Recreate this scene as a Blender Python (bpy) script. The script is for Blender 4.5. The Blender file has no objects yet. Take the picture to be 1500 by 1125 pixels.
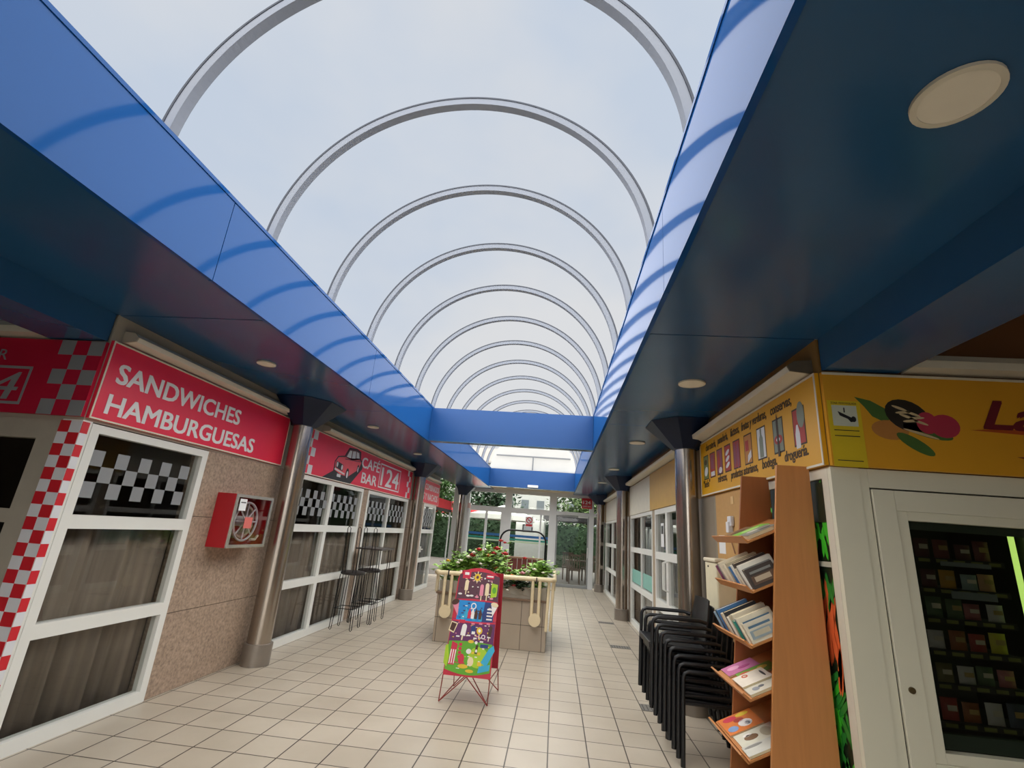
import bpy, bmesh, math, random
from mathutils import Vector, Matrix
random.seed(7)
R = math.radians
C = bpy.context.scene.collection
SC = bpy.context.scene

# ------------------------------------------------------------------ camera
cam = bpy.data.cameras.new('camera'); co = bpy.data.objects.new('camera', cam); C.objects.link(co)
cam.sensor_fit = 'HORIZONTAL'; cam.sensor_width = 36.0; cam.lens = 700.3 / 1500 * 36.0
cam.clip_start = .05; cam.clip_end = 400
yaw, pit, rol = R(-6.25), R(17.10), R(4.53)
F = Vector((math.sin(yaw) * math.cos(pit), math.cos(yaw) * math.cos(pit), math.sin(pit)))
RR = Vector((math.cos(yaw), -math.sin(yaw), 0)); UU = RR.cross(F)
R2 = RR * math.cos(rol) + UU * math.sin(rol); U2 = UU * math.cos(rol) - RR * math.sin(rol)
M = Matrix((R2, U2, -F)).transposed().to_4x4(); M.translation = (0, 0, 1.6)
co.matrix_world = M
SC.camera = co

# ------------------------------------------------------------------ sky, sun, exposure
SC.view_settings.view_transform = 'Standard'; SC.view_settings.look = 'None'
SC.view_settings.exposure = 0.0; SC.view_settings.gamma = 1.0; SC.view_settings.use_curve_mapping = False
SKY, BACK, SUN = 1.0, 1.0, 13.0
w = bpy.data.worlds.new('overcast_sky'); SC.world = w; w.use_nodes = True
nt = w.node_tree; N = nt.nodes; LK = nt.links
for n in list(N): N.remove(n)
out = N.new('ShaderNodeOutputWorld'); bg = N.new('ShaderNodeBackground'); tc = N.new('ShaderNodeTexCoord')
mp = N.new('ShaderNodeMapping'); mp.inputs['Scale'].default_value = (1.0, 1.0, 1.7)
nz = N.new('ShaderNodeTexNoise'); nz.inputs['Scale'].default_value = 1.25; nz.inputs['Detail'].default_value = 5; nz.inputs['Roughness'].default_value = .5
cr = N.new('ShaderNodeValToRGB'); cr.color_ramp.elements[0].position = .38; cr.color_ramp.elements[1].position = .6
cr.color_ramp.elements[0].color = (.58, .655, .765, 1); cr.color_ramp.elements[1].color = (.745, .755, .77, 1)
sx = N.new('ShaderNodeSeparateXYZ'); mr = N.new('ShaderNodeMapRange')     # the sky behind the photographer is the brighter half
mr.inputs['From Min'].default_value = .05; mr.inputs['From Max'].default_value = -.6
mr.inputs['To Min'].default_value = SKY; mr.inputs['To Max'].default_value = SKY * BACK
LK.new(tc.outputs['Generated'], mp.inputs['Vector']); LK.new(mp.outputs['Vector'], nz.inputs['Vector']); LK.new(nz.outputs[0], cr.inputs['Fac'])
LK.new(tc.outputs['Generated'], sx.inputs[0]); LK.new(sx.outputs['Y'], mr.inputs['Value'])
LK.new(cr.outputs['Color'], bg.inputs['Color']); LK.new(mr.outputs[0], bg.inputs['Strength']); LK.new(bg.outputs[0], out.inputs['Surface'])
sl = bpy.data.lights.new('hazy_sun', 'SUN'); so = bpy.data.objects.new('hazy_sun', sl); C.objects.link(so)
sl.energy = SUN; sl.angle = R(165); sl.color = (1, .965, .9); so.location = (0, -4, 12)
so.rotation_euler = (R(6), R(-3), 0)                                         # sun behind thin cloud, high overhead

# ------------------------------------------------------------------ helpers
def hx(s):
    s = s.lstrip('#'); v = [int(s[i:i + 2], 16) / 255 for i in (0, 2, 4)]
    return tuple((x / 12.92 if x <= .04045 else ((x + .055) / 1.055) ** 2.4) for x in v)

def pm(name, col, rough=.5, metal=0., var=.10, scale=9., spec=.5, coat=0., emit=0., stretch=None, bump=0.):
    """procedural material: a noise-modulated principled surface"""
    col = hx(col) if isinstance(col, str) else col
    m = bpy.data.materials.new(name); m.use_nodes = True
    t = m.node_tree; b = t.nodes['Principled BSDF']
    b.inputs['Roughness'].default_value = rough; b.inputs['Metallic'].default_value = metal
    b.inputs['Specular IOR Level'].default_value = spec; b.inputs['Coat Weight'].default_value = coat
    b.inputs['Coat Roughness'].default_value = .05
    g = t.nodes.new('ShaderNodeTexCoord'); mpn = t.nodes.new('ShaderNodeMapping'); nzz = t.nodes.new('ShaderNodeTexNoise'); mx = t.nodes.new('ShaderNodeMix')
    mx.data_type = 'RGBA'
    if stretch: mpn.inputs['Scale'].default_value = stretch
    nzz.inputs['Scale'].default_value = scale; nzz.inputs['Detail'].default_value = 4
    mx.inputs['A'].default_value = tuple(x * (1 - var) for x in col) + (1,); mx.inputs['B'].default_value = tuple(min(1, x * (1 + var)) for x in col) + (1,)
    t.links.new(g.outputs['Object'], mpn.inputs['Vector']); t.links.new(mpn.outputs['Vector'], nzz.inputs['Vector'])
    t.links.new(nzz.outputs[0], mx.inputs['Factor']); t.links.new(mx.outputs['Result'], b.inputs['Base Color'])
    if emit:
        t.links.new(mx.outputs['Result'], b.inputs['Emission Color']); b.inputs['Emission Strength'].default_value = emit
    if bump:
        bp = t.nodes.new('ShaderNodeBump'); bp.inputs['Strength'].default_value = bump; bp.inputs['Distance'].default_value = .01
        t.links.new(nzz.outputs[0], bp.inputs['Height']); t.links.new(bp.outputs[0], b.inputs['Normal'])
    return m

def glassmat(name, tint, ior=1.5, rough=.01, boost=0.):
    m = bpy.data.materials.new(name); m.use_nodes = True; t = m.node_tree
    for n in list(t.nodes): t.nodes.remove(n)
    o = t.nodes.new('ShaderNodeOutputMaterial'); mx = t.nodes.new('ShaderNodeMixShader'); tr = t.nodes.new('ShaderNodeBsdfTransparent')
    gl = t.nodes.new('ShaderNodeBsdfGlossy'); fr = t.nodes.new('ShaderNodeFresnel'); ad = t.nodes.new('ShaderNodeMath')
    nz_ = t.nodes.new('ShaderNodeTexNoise'); nz_.inputs['Scale'].default_value = 3
    mm = t.nodes.new('ShaderNodeMix'); mm.data_type = 'RGBA'
    mm.inputs['A'].default_value = tuple(x * .97 for x in tint) + (1,); mm.inputs['B'].default_value = tuple(tint) + (1,)
    t.links.new(nz_.outputs[0], mm.inputs['Factor']); t.links.new(mm.outputs['Result'], tr.inputs['Color'])
    fr.inputs['IOR'].default_value = ior; gl.inputs['Roughness'].default_value = rough
    ad.operation = 'ADD'; ad.inputs[1].default_value = boost; ad.use_clamp = True
    ge = t.nodes.new('ShaderNodeNewGeometry'); iv = t.nodes.new('ShaderNodeMath'); iv.operation = 'SUBTRACT'; iv.inputs[0].default_value = 1     # only the outer face of a thin pane mirrors
    ml = t.nodes.new('ShaderNodeMath'); ml.operation = 'MULTIPLY'; t.links.new(ge.outputs['Backfacing'], iv.inputs[1])
    t.links.new(fr.outputs[0], ad.inputs[0]); t.links.new(ad.outputs[0], ml.inputs[0]); t.links.new(iv.outputs[0], ml.inputs[1]); t.links.new(ml.outputs[0], mx.inputs[0])
    t.links.new(tr.outputs[0], mx.inputs[1]); t.links.new(gl.outputs[0], mx.inputs[2]); t.links.new(mx.outputs[0], o.inputs['Surface'])
    return m

def lacquer(name, col, k):
    """painted metal: diffuse paint under a thin weakly mirroring coat"""
    m = bpy.data.materials.new(name); m.use_nodes = True; t = m.node_tree
    for n in list(t.nodes): t.nodes.remove(n)
    o = t.nodes.new('ShaderNodeOutputMaterial'); mx = t.nodes.new('ShaderNodeMixShader'); df = t.nodes.new('ShaderNodeBsdfDiffuse'); gl = t.nodes.new('ShaderNodeBsdfGlossy')
    fr = t.nodes.new('ShaderNodeFresnel'); ml = t.nodes.new('ShaderNodeMath'); ml.operation = 'MULTIPLY'; ml.inputs[1].default_value = k; fr.inputs['IOR'].default_value = 1.5
    c = hx(col); nz_ = t.nodes.new('ShaderNodeTexNoise'); nz_.inputs['Scale'].default_value = 2; mm = t.nodes.new('ShaderNodeMix'); mm.data_type = 'RGBA'
    mm.inputs['A'].default_value = tuple(x * .96 for x in c) + (1,); mm.inputs['B'].default_value = tuple(x * 1.04 for x in c) + (1,)
    t.links.new(nz_.outputs[0], mm.inputs['Factor']); t.links.new(mm.outputs['Result'], df.inputs['Color']); gl.inputs['Roughness'].default_value = .06
    t.links.new(fr.outputs[0], ml.inputs[0]); t.links.new(ml.outputs[0], mx.inputs[0]); t.links.new(df.outputs[0], mx.inputs[1]); t.links.new(gl.outputs[0], mx.inputs[2]); t.links.new(mx.outputs[0], o.inputs['Surface'])
    return m

def tilemat(name, bw, bh, ox, oy, c1, c2, grout, mortar, rough, wallmode=False):
    m = bpy.data.materials.new(name); m.use_nodes = True; t = m.node_tree; b = t.nodes['Principled BSDF']
    g = t.nodes.new('ShaderNodeNewGeometry'); sp = t.nodes.new('ShaderNodeSeparateXYZ'); cb = t.nodes.new('ShaderNodeCombineXYZ')
    t.links.new(g.outputs['Position'], sp.inputs[0])
    ax = t.nodes.new('ShaderNodeMath'); ax.operation = 'ADD'; ay = t.nodes.new('ShaderNodeMath'); ay.operation = 'ADD'
    ax.inputs[1].default_value = -ox; ay.inputs[1].default_value = -oy
    if wallmode:
        s = t.nodes.new('ShaderNodeMath'); s.operation = 'ADD'; t.links.new(sp.outputs[0], s.inputs[0]); t.links.new(sp.outputs[1], s.inputs[1])
        t.links.new(s.outputs[0], ax.inputs[0]); t.links.new(sp.outputs[2], ay.inputs[0])
    else:
        t.links.new(sp.outputs[0], ax.inputs[0]); t.links.new(sp.outputs[1], ay.inputs[0])
    t.links.new(ax.outputs[0], cb.inputs[0]); t.links.new(ay.outputs[0], cb.inputs[1])
    br = t.nodes.new('ShaderNodeTexBrick'); br.offset = 0; br.squash = 1
    br.inputs['Scale'].default_value = 1; br.inputs['Brick Width'].default_value = bw; br.inputs['Row Height'].default_value = bh
    br.inputs['Mortar Size'].default_value = mortar; br.inputs['Mortar Smooth'].default_value = .3; br.inputs['Bias'].default_value = 0
    br.inputs['Color1'].default_value = hx(c1) + (1,); br.inputs['Color2'].default_value = hx(c2) + (1,); br.inputs['Mortar'].default_value = hx(grout) + (1,)
    t.links.new(cb.outputs[0], br.inputs['Vector'])
    nz_ = t.nodes.new('ShaderNodeTexNoise'); nz_.inputs['Scale'].default_value = 1.3; nz_.inputs['Detail'].default_value = 6
    hs = t.nodes.new('ShaderNodeMix'); hs.data_type = 'RGBA'; hs.blend_type = 'MULTIPLY'; hs.inputs['Factor'].default_value = 1
    rp = t.nodes.new('ShaderNodeValToRGB'); rp.color_ramp.elements[0].color = (.86, .85, .83, 1); rp.color_ramp.elements[1].color = (1, 1, 1, 1)
    rp.color_ramp.elements[0].position = .3; rp.color_ramp.elements[1].position = .6
    t.links.new(cb.outputs[0], nz_.inputs['Vector']); t.links.new(nz_.outputs[0], rp.inputs[0])
    t.links.new(br.outputs['Color'], hs.inputs['A']); t.links.new(rp.outputs[0], hs.inputs['B']); t.links.new(hs.outputs['Result'], b.inputs['Base Color'])
    b.inputs['Roughness'].default_value = rough
    bp = t.nodes.new('ShaderNodeBump'); bp.inputs['Strength'].default_value = .35; bp.inputs['Distance'].default_value = .004; bp.invert = True
    t.links.new(br.outputs['Fac'], bp.inputs['Height']); t.links.new(bp.outputs[0], b.inputs['Normal'])
    return m

class MB:
    def __init__(s): s.v = []; s.f = []; s.mi = []; s.cur = 0
    def mat(s, i): s.cur = i; return s
    def add(s, vs, fs):
        o = len(s.v); s.v += [Vector(p) for p in vs]; s.f += [[o + i for i in q] for q in fs]; s.mi += [s.cur] * len(fs); return s
    def box(s, x0, x1, y0, y1, z0, z1):
        return s.add([(x, y, z) for z in (z0, z1) for y in (y0, y1) for x in (x0, x1)],
                     [(0, 2, 3, 1), (4, 5, 7, 6), (0, 1, 5, 4), (2, 6, 7, 3), (0, 4, 6, 2), (1, 3, 7, 5)])
    def obox(s, c, hx_, hy_, hz_):
        c = Vector(c); a, b, d = Vector(hx_), Vector(hy_), Vector(hz_)
        return s.add([c + a * i + b * j + d * k for k in (-1, 1) for j in (-1, 1) for i in (-1, 1)],
                     [(0, 2, 3, 1), (4, 5, 7, 6), (0, 1, 5, 4), (2, 6, 7, 3), (0, 4, 6, 2), (1, 3, 7, 5)])
    def prism(s, pts, ext):
        e = Vector(ext); n = len(pts); P = [Vector(p) for p in pts]
        return s.add(P + [p + e for p in P], [tuple(range(n))[::-1], tuple(range(n, 2 * n))] + [(i, (i + 1) % n, n + (i + 1) % n, n + i) for i in range(n)])
    def face(s, pts): return s.add(pts, [tuple(range(len(pts)))])
    def tube(s, pts, r, seg=8, closed=False, cap=True):
        P = [Vector(p) for p in pts]; n = len(P); rs = r if isinstance(r, (list, tuple)) else [r] * n
        T = []
        for i in range(n):
            a = P[(i - 1) % n] if (closed or i) else P[0]; b = P[(i + 1) % n] if (closed or i < n - 1) else P[-1]
            t = (b - a); T.append(t.normalized() if t.length > 1e-9 else Vector((0, 0, 1)))
        u = T[0].orthogonal().normalized(); vs = []
        for i in range(n):
            u = (u - T[i] * u.dot(T[i])); u = u.normalized() if u.length > 1e-6 else T[i].orthogonal().normalized()
            w_ = T[i].cross(u)
            vs += [P[i] + (u * math.cos(2 * math.pi * k / seg) + w_ * math.sin(2 * math.pi * k / seg)) * rs[i] for k in range(seg)]
        fs = []
        for i in range(n if closed else n - 1):
            j = (i + 1) % n
            fs += [(i * seg + k, i * seg + (k + 1) % seg, j * seg + (k + 1) % seg, j * seg + k) for k in range(seg)]
        if cap and not closed: fs += [tuple(range(seg))[::-1], tuple(range((n - 1) * seg, n * seg))]
        return s.add(vs, fs)
    def cyl(s, p0, p1, r, seg=16, r2=None): return s.tube([p0, p1], [r, r if r2 is None else r2], seg)
    def lathe(s, c, prof, seg=24):
        c = Vector(c); vs = []; n = len(prof)
        for r, z in prof: vs += [c + Vector((r * math.cos(2 * math.pi * k / seg), r * math.sin(2 * math.pi * k / seg), z)) for k in range(seg)]
        fs = [(i * seg + k, i * seg + (k + 1) % seg, (i + 1) * seg + (k + 1) % seg, (i + 1) * seg + k) for i in range(n - 1) for k in range(seg)]
        return s.add(vs, fs + [tuple(range(seg))[::-1], tuple(range((n - 1) * seg, n * seg))])
    def ball(s, c, rx, ry, rz, seg=10, rings=6):
        prof = [(math.sin(math.pi * i / rings), -math.cos(math.pi * i / rings)) for i in range(rings + 1)]
        c = Vector(c); vs = []
        for r, z in prof: vs += [c + Vector((r * rx * math.cos(2 * math.pi * k / seg), r * ry * math.sin(2 * math.pi * k / seg), z * rz)) for k in range(seg)]
        return s.add(vs, [(i * seg + k, i * seg + (k + 1) % seg, (i + 1) * seg + (k + 1) % seg, (i + 1) * seg + k) for i in range(rings) for k in range(seg)])
    def flat(s, org, ux, uy, pts, lift=0., th=.0015):
        """2-D outline on a panel: a very thin raised film"""
        org, ux, uy = Vector(org), Vector(ux), Vector(uy); n = ux.cross(uy).normalized()
        return s.prism([org + ux * a + uy * b + n * lift for a, b in pts], n * th)
    def text(s, body, org, ux, uy, size, width=None, bold=0., shear=0., align='LEFT', th=.002, lift=0.):
        if bold:
            ox = Vector(ux) * (bold * size); oy = Vector(uy) * (bold * size * .6)
            for i, (a, b) in enumerate(((-.5, -.5), (.5, -.5), (-.5, .5), (.5, .5))): s.text(body, Vector(org) + ox * a + oy * b, ux, uy, size, width, 0, shear, align, th, lift + .0002 * i)
            return s
        vs, fs = text2d(body, bold, shear); xs = [p[0] for p in vs]; x0, x1 = min(xs), max(xs)
        k = size; kx = size if width is None else width / (x1 - x0)
        dx = {'LEFT': -x0, 'CENTER': -(x0 + x1) / 2, 'RIGHT': -x1}[align]
        org, ux, uy = Vector(org), Vector(ux), Vector(uy); n = ux.cross(uy).normalized()
        return s.add([org + ux * ((p[0] + dx) * kx) + uy * (p[1] * k) + n * (lift + p[2] * th) for p in vs], fs)
    def build(s, name, mats, parent=None, smooth=False, bevel=0., loc=None):
        mats = mats if isinstance(mats, (list, tuple)) else [mats]
        if parent is not None:
            org = parent.get('_o') or list(parent.location)
        else:
            if loc is None:
                xs = [p.x for p in s.v]; ys = [p.y for p in s.v]; zs = [p.z for p in s.v]
                loc = ((min(xs) + max(xs)) / 2, (min(ys) + max(ys)) / 2, min(zs))
            org = loc
        ov = Vector(org)
        me = bpy.data.meshes.new(name); me.from_pydata([p - ov for p in s.v], [], s.f)
        for m in mats: me.materials.append(m)
        me.polygons.foreach_set('material_index', s.mi)
        me.polygons.foreach_set('use_smooth', [smooth] * len(s.f))
        me.validate(); me.update()
        bm = bmesh.new(); bm.from_mesh(me); bmesh.ops.recalc_face_normals(bm, faces=bm.faces); bm.to_mesh(me); bm.free()
        if smooth: 
            try: me.set_sharp_from_angle(angle=R(40))
            except Exception: pass
        o = bpy.data.objects.new(name, me); C.objects.link(o)
        if parent is not None: o.parent = parent; ORG[o.name] = org
        else: o.location = org; ORG[o.name] = tuple(org)
        if bevel:
            md = o.modifiers.new('bevel', 'BEVEL'); md.width = bevel; md.segments = 2; md.limit_method = 'ANGLE'
        return o
ORG = {}
_b = MB.build
def _build(s, name, mats, parent=None, **k):                 # sub-parts share the origin of their thing
    if parent is not None and parent.parent is not None:
        o = _b(s, name, mats, parent.parent, **k); o.parent = parent; return o
    return _b(s, name, mats, parent, **k)
MB.build = _build

_tc = {}
def text2d(body, bold, shear):
    key = (body, bold, shear)
    if key in _tc: return _tc[key]
    cu = bpy.data.curves.new('t', 'FONT'); cu.body = body; cu.size = 1; cu.extrude = .5; cu.offset = bold; cu.shear = shear; cu.resolution_u = 3
    o = bpy.data.objects.new('t', cu); C.objects.link(o); bpy.context.view_layer.update()
    me = bpy.data.meshes.new_from_object(o.evaluated_get(bpy.context.evaluated_depsgraph_get()))
    vs = [(p.co.x, p.co.y, p.co.z + .5) for p in me.vertices]; fs = [tuple(p.vertices) for p in me.polygons]
    bpy.data.objects.remove(o); bpy.data.meshes.remove(me); bpy.data.curves.remove(cu)
    _tc[key] = (vs, fs); return _tc[key]

def thing(name, label, cat, loc=(0, 0, 0), group=None):
    o = bpy.data.objects.new(name, None); C.objects.link(o); o.location = loc; o.empty_display_size = .1
    o['label'] = label; o['category'] = cat
    if group: o['group'] = group
    return o
def tag(o, label, cat, group=None):
    o['label'] = label; o['category'] = cat
    if group: o['group'] = group
    return o
def struct(o): o['kind'] = 'structure'; return o
def dup(root, loc=None, label=None, group=None, rz=None):
    def cp(o, par):
        c = o.copy(); C.objects.link(c); c.parent = par
        for ch in list(o.children): cp(ch, c)
        return c
    r = cp(root, None)
    if loc is not None: r.location = loc
    if rz is not None: r.rotation_euler = (0, 0, rz)
    if label: r['label'] = label
    if group: r['group'] = group
    return r
def ell(cx, cy, rx, ry, n=20, a0=0, a1=360, rot=0):
    c_, s_ = math.cos(R(rot)), math.sin(R(rot)); o = []
    for i in range(n):
        a = R(a0 + (a1 - a0) * i / (n if a1 - a0 == 360 else n - 1)); x, y = rx * math.cos(a), ry * math.sin(a)
        o.append((cx + x * c_ - y * s_, cy + x * s_ + y * c_))
    return o
def rect(x0, y0, x1, y1): return [(x0, y0), (x1, y0), (x1, y1), (x0, y1)]
def frame2(mb, org, ux, uy, x0, y0, x1, y1, t, **k):
    for q in (rect(x0, y0, x1, y0 + t), rect(x0, y1 - t, x1, y1), rect(x0, y0 + t, x0 + t, y1 - t), rect(x1 - t, y0 + t, x1, y1 - t)): mb.flat(org, ux, uy, q, **k)

# ------------------------------------------------------------------ materials
TW = .3077
M_floor = tilemat('floor_tiles', TW, .311, .022, 4.05, '#b9ae9d', '#b1a695', '#3d342c', .0055, .36)
M_ptile = tilemat('planter_tiles', TW, .325, .09, 0., '#a89a87', '#a09280', '#42372f', .004, .35, True)
M_blue = lacquer('blue_fascia_metal', '#1b4c88', .33)
M_beam = pm('blue_beam_paint', '#0e4480', .35, 0, .05, 2, .4)
M_soff = pm('dark_blue_soffit_panel', '#27557f', .2, 0, .10, 2, .45, 0)
M_white = pm('white_aluminium', '#dcdcd6', .4, 0, .03, 6)
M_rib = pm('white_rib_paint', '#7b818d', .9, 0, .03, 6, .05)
M_grayfr = pm('grey_aluminium', '#dadcdc', .4, 0, .04, 6)
M_beige = pm('beige_wall_paint', '#a79f90', .7, 0, .07, 5)
M_ochre = pm('ochre_wall_paint', '#8d6a35', .7, 0, .07, 5)
M_ceil = pm('beige_ceiling', '#b8ad98', .8, 0, .05, 3)
M_brown = pm('brown_wall', '#6b4526', .8, 0, .08, 3)
M_granite = pm('brown_granite', '#9d8876', .5, 0, .75, 42, .3)
M_joint = pm('dark_joint', '#4c4037', .8)
M_dark = pm('shop_interior', '#4a4038', .8, 0, .2, 2)
M_darkfl = pm('shop_floor', '#57493c', .5, 0, .15, 3)
M_glass = glassmat('window_glass', (.90, .91, .90), 1.5, .01, .0)
M_clear = glassmat('clear_glass', (.93, .96, .95), 1.45, .01)
M_opal = bpy.data.materials.new('opal_end_sheet'); M_opal.use_nodes = True; _t = M_opal.node_tree; _pb = _t.nodes['Principled BSDF']
_tl = _t.nodes.new('ShaderNodeBsdfTranslucent'); _mx = _t.nodes.new('ShaderNodeMixShader'); _nz = _t.nodes.new('ShaderNodeTexNoise'); _cr = _t.nodes.new('ShaderNodeValToRGB')
_cr.color_ramp.elements[0].color = (.36, .37, .385, 1); _cr.color_ramp.elements[1].color = (.42, .43, .44, 1); _t.links.new(_nz.outputs[0], _cr.inputs[0])
_t.links.new(_cr.outputs[0], _tl.inputs[0]); _t.links.new(_cr.outputs[0], _pb.inputs['Base Color']); _mx.inputs[0].default_value = .3
_t.links.new(_tl.outputs[0], _mx.inputs[1]); _t.links.new(_pb.outputs[0], _mx.inputs[2]); _t.links.new(_mx.outputs[0], _t.nodes['Material Output'].inputs['Surface'])
M_vault = glassmat('vault_polycarbonate', (.97, .975, .985), 1.2, .05)
M_curt = pm('brown_curtain', '#86786c', .9, 0, .55, 4, .2, 0, 0, (4, 4, .12))  # vertical streaks in the colour stand in for light and shade on the folds
M_red = pm('sign_red', '#e62846', .35, 0, .05, 4)
M_redd = pm('sign_red_shaded', '#b01a36', .7, 0, .05, 4, .1)  # the sign red again, darkened to put shade into the side front
M_lett = pm('white_lettering', '#e6e6e6', .45, 0, .03)
M_greysq = pm('grey_frosted_film', '#86888a', .5, 0, .04)
M_chkw = pm('white_checker_vinyl', '#d5d6da', .45, 0, .03)
M_chkr = pm('red_checker_vinyl', '#c6202c', .4, 0, .05)
M_black = pm('black_print', '#1c1a1c', .5, 0, .1)
M_yel = pm('yellow_sign', '#d9a012', .4, 0, .05, 3)
M_trimc = pm('cream_trim', '#d9d2c0', .45, 0, .04)
M_lamp = pm('cream_lamp_housing', '#cfcabb', .45, 0, .05)
M_lampd = pm('dark_lamp_end', '#5c5344', .6, 0, .2)
M_steel = pm('polished_steel_cladding', '#a49a8f', .22, .9, .22, 3, .5, 0, 0, (5, 5, .5))
M_steelb = pm('dull_steel_base', '#8a8177', .45, .5, .12, 6)
M_cap = pm('navy_capital', '#101f3a', .45, 0, .1, 3, .25)
M_disc = pm('downlight_diffuser', '#c3b9a4', .6, 0, .03, 20, .3, 0, .12)
M_ring = pm('downlight_ring', '#d3ccba', .5, 0, .03)
M_wood = pm('beech_veneer', '#bd7f48', .45, 0, .13, 7, .4, 0, 0, (6, 6, .5))
M_woodd = pm('red_beech_veneer', '#9c6036', .45, 0, .12, 7, .4, 0, 0, (6, 6, .5))
M_chair = pm('black_plastic', '#111215', .42, 0, .12, 14)
M_wire = pm('black_steel_wire', '#161517', .4, .4, .1)
M_leaf = pm('leaf_green', '#86ad48', .5, 0, .45, 14)
M_leafd = pm('dark_leaf', '#2c3f29', .7, 0, .5, 4, .2)
M_leafy = pm('light_leaf', '#4d5f36', .7, 0, .4, 5, .2); M_leafm = pm('mid_leaf', '#3f5a30', .7, 0, .4, 5, .2)
M_stem = pm('green_stem', '#4a6a2c', .6)
M_soil = pm('dark_soil', '#32261d', .95, 0, .3, 40)
M_crm = pm('cream_enamel_tube', '#d8c7a2', .4, 0, .05)
M_conc = pm('grey_concrete', '#9a9283', .85, 0, .14, 12, .3, 0, 0, None, .2)
M_cab = pm('off_white_enamel', '#dcd8c2', .5, 0, .05, 3)
M_gap = pm('dark_gap', '#332d25', .8)

M_gask = pm('dark_gasket', '#4a4e57', .9, 0, .1, 6, .05)
XL, XR, FLX, FRX = -3.39, 1.635, -2.17, .54
ZS, ZT = 2.95, 3.505
YB = 16.9                                     # glazed back wall
UXL, UXR, UZ = Vector((0, 1, 0)), Vector((0, -1, 0)), Vector((0, 0, 1)); UXY = Vector((1, 0, 0))

# ------------------------------------------------------------------ room shell
struct(MB().box(-14, 14, -9, 17.3, -.08, 0).build('floor', M_floor))
struct(MB().box(-40, 40, 17.3, 70, -.12, -.02).build('floor', pm('terrace_paving', '#5d5852', .8, 0, .1, 2)))
struct(MB().box(-40, -14, 0, 17.3, -.12, -.02).build('floor', pm('terrace_paving_side', '#5d5852', .8, 0, .1, 2)))

def soffit(x0, x1, y0, y1, step, side):
    mb = MB(); n = max(1, round((y1 - y0) / step)); g = .004
    for i in range(n):
        a = y0 + (y1 - y0) * i / n; b = y0 + (y1 - y0) * (i + 1) / n
        mb.box(x0, x1, a + g, b - g, ZS, ZS + .03)
    mb.box(x0, x1, y0, y1, ZS + .03, 3.3)
    return struct(mb.build('ceiling', M_soff))
soffit(XL, FLX - .02, 3.065, YB, 2.8, -1)
soffit(-4.6, FLX - .02, -5.5, 3.061, 2.8, -1)
soffit(FRX + .02, XR, 3.065, YB, 2.62, 1)
soffit(FRX + .02, 2.46, -5.5, 3.061, 2.9, 1)
for x0, x1 in ((XL - .02 - .46, XL - .01), (XR + .01, XR + .46)):              # downstand beams that carry on across the side passages
    struct(MB().box(x0, x1, -5.5, 3.05, 2.73, ZS - .001).build('trim_1', M_soff))
struct(MB().box(-9, FLX - .03, -5.5, 17.1, 3.3, 3.45).build('ceiling', M_ceil))     # roof slabs
struct(MB().box(FRX + .03, 8, -5.5, 17.1, 3.3, 3.45).build('ceiling', M_ceil))
struct(MB().box(FLX - .03, FRX + .03, -5.5, .5, ZT + .03, ZT + .12).build('ceiling', M_ceil))  # unseen roof added over the near vault to cut light on the corner fronts
struct(MB().box(FLX - .03, FRX + .03, 15.55, 17.1, 2.98, 3.45).build('ceiling', M_ceil))
def fascia(x0, x1, lip):
    mb = MB(); g = .003
    ys = [-5.5, -2.9, -.1, 2.45, 5.05, 7.68, 10.4, 13.0, 15.6]
    for a, b in zip(ys, ys[1:]): mb.box(x0, x1, a + g, b - g, ZS - .015, ZT)
    mb.box(x0 - (.03 if lip > 0 else .006), x1 + (.006 if lip > 0 else .03), -5.5, 15.6, ZT, ZT + .025)
    return mb
struct(fascia(FLX - .03, FLX, 1).build('trim_2', M_blue))
struct(fascia(FRX, FRX + .03, -1).build('trim_3', M_blue))
for nm, y in (('trim_4', 7.72), ('trim_5', 15.4)):
    mb = MB().box(FLX + .003, FRX - .003, y, y + .14, ZS + .005, ZT - .004)
    mb.mat(1).box(FLX + .003, FRX - .003, y - .004, y + .16, ZS - .012, ZS + .004)
    struct(mb.build(nm, [M_beam, M_soff]))

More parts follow.
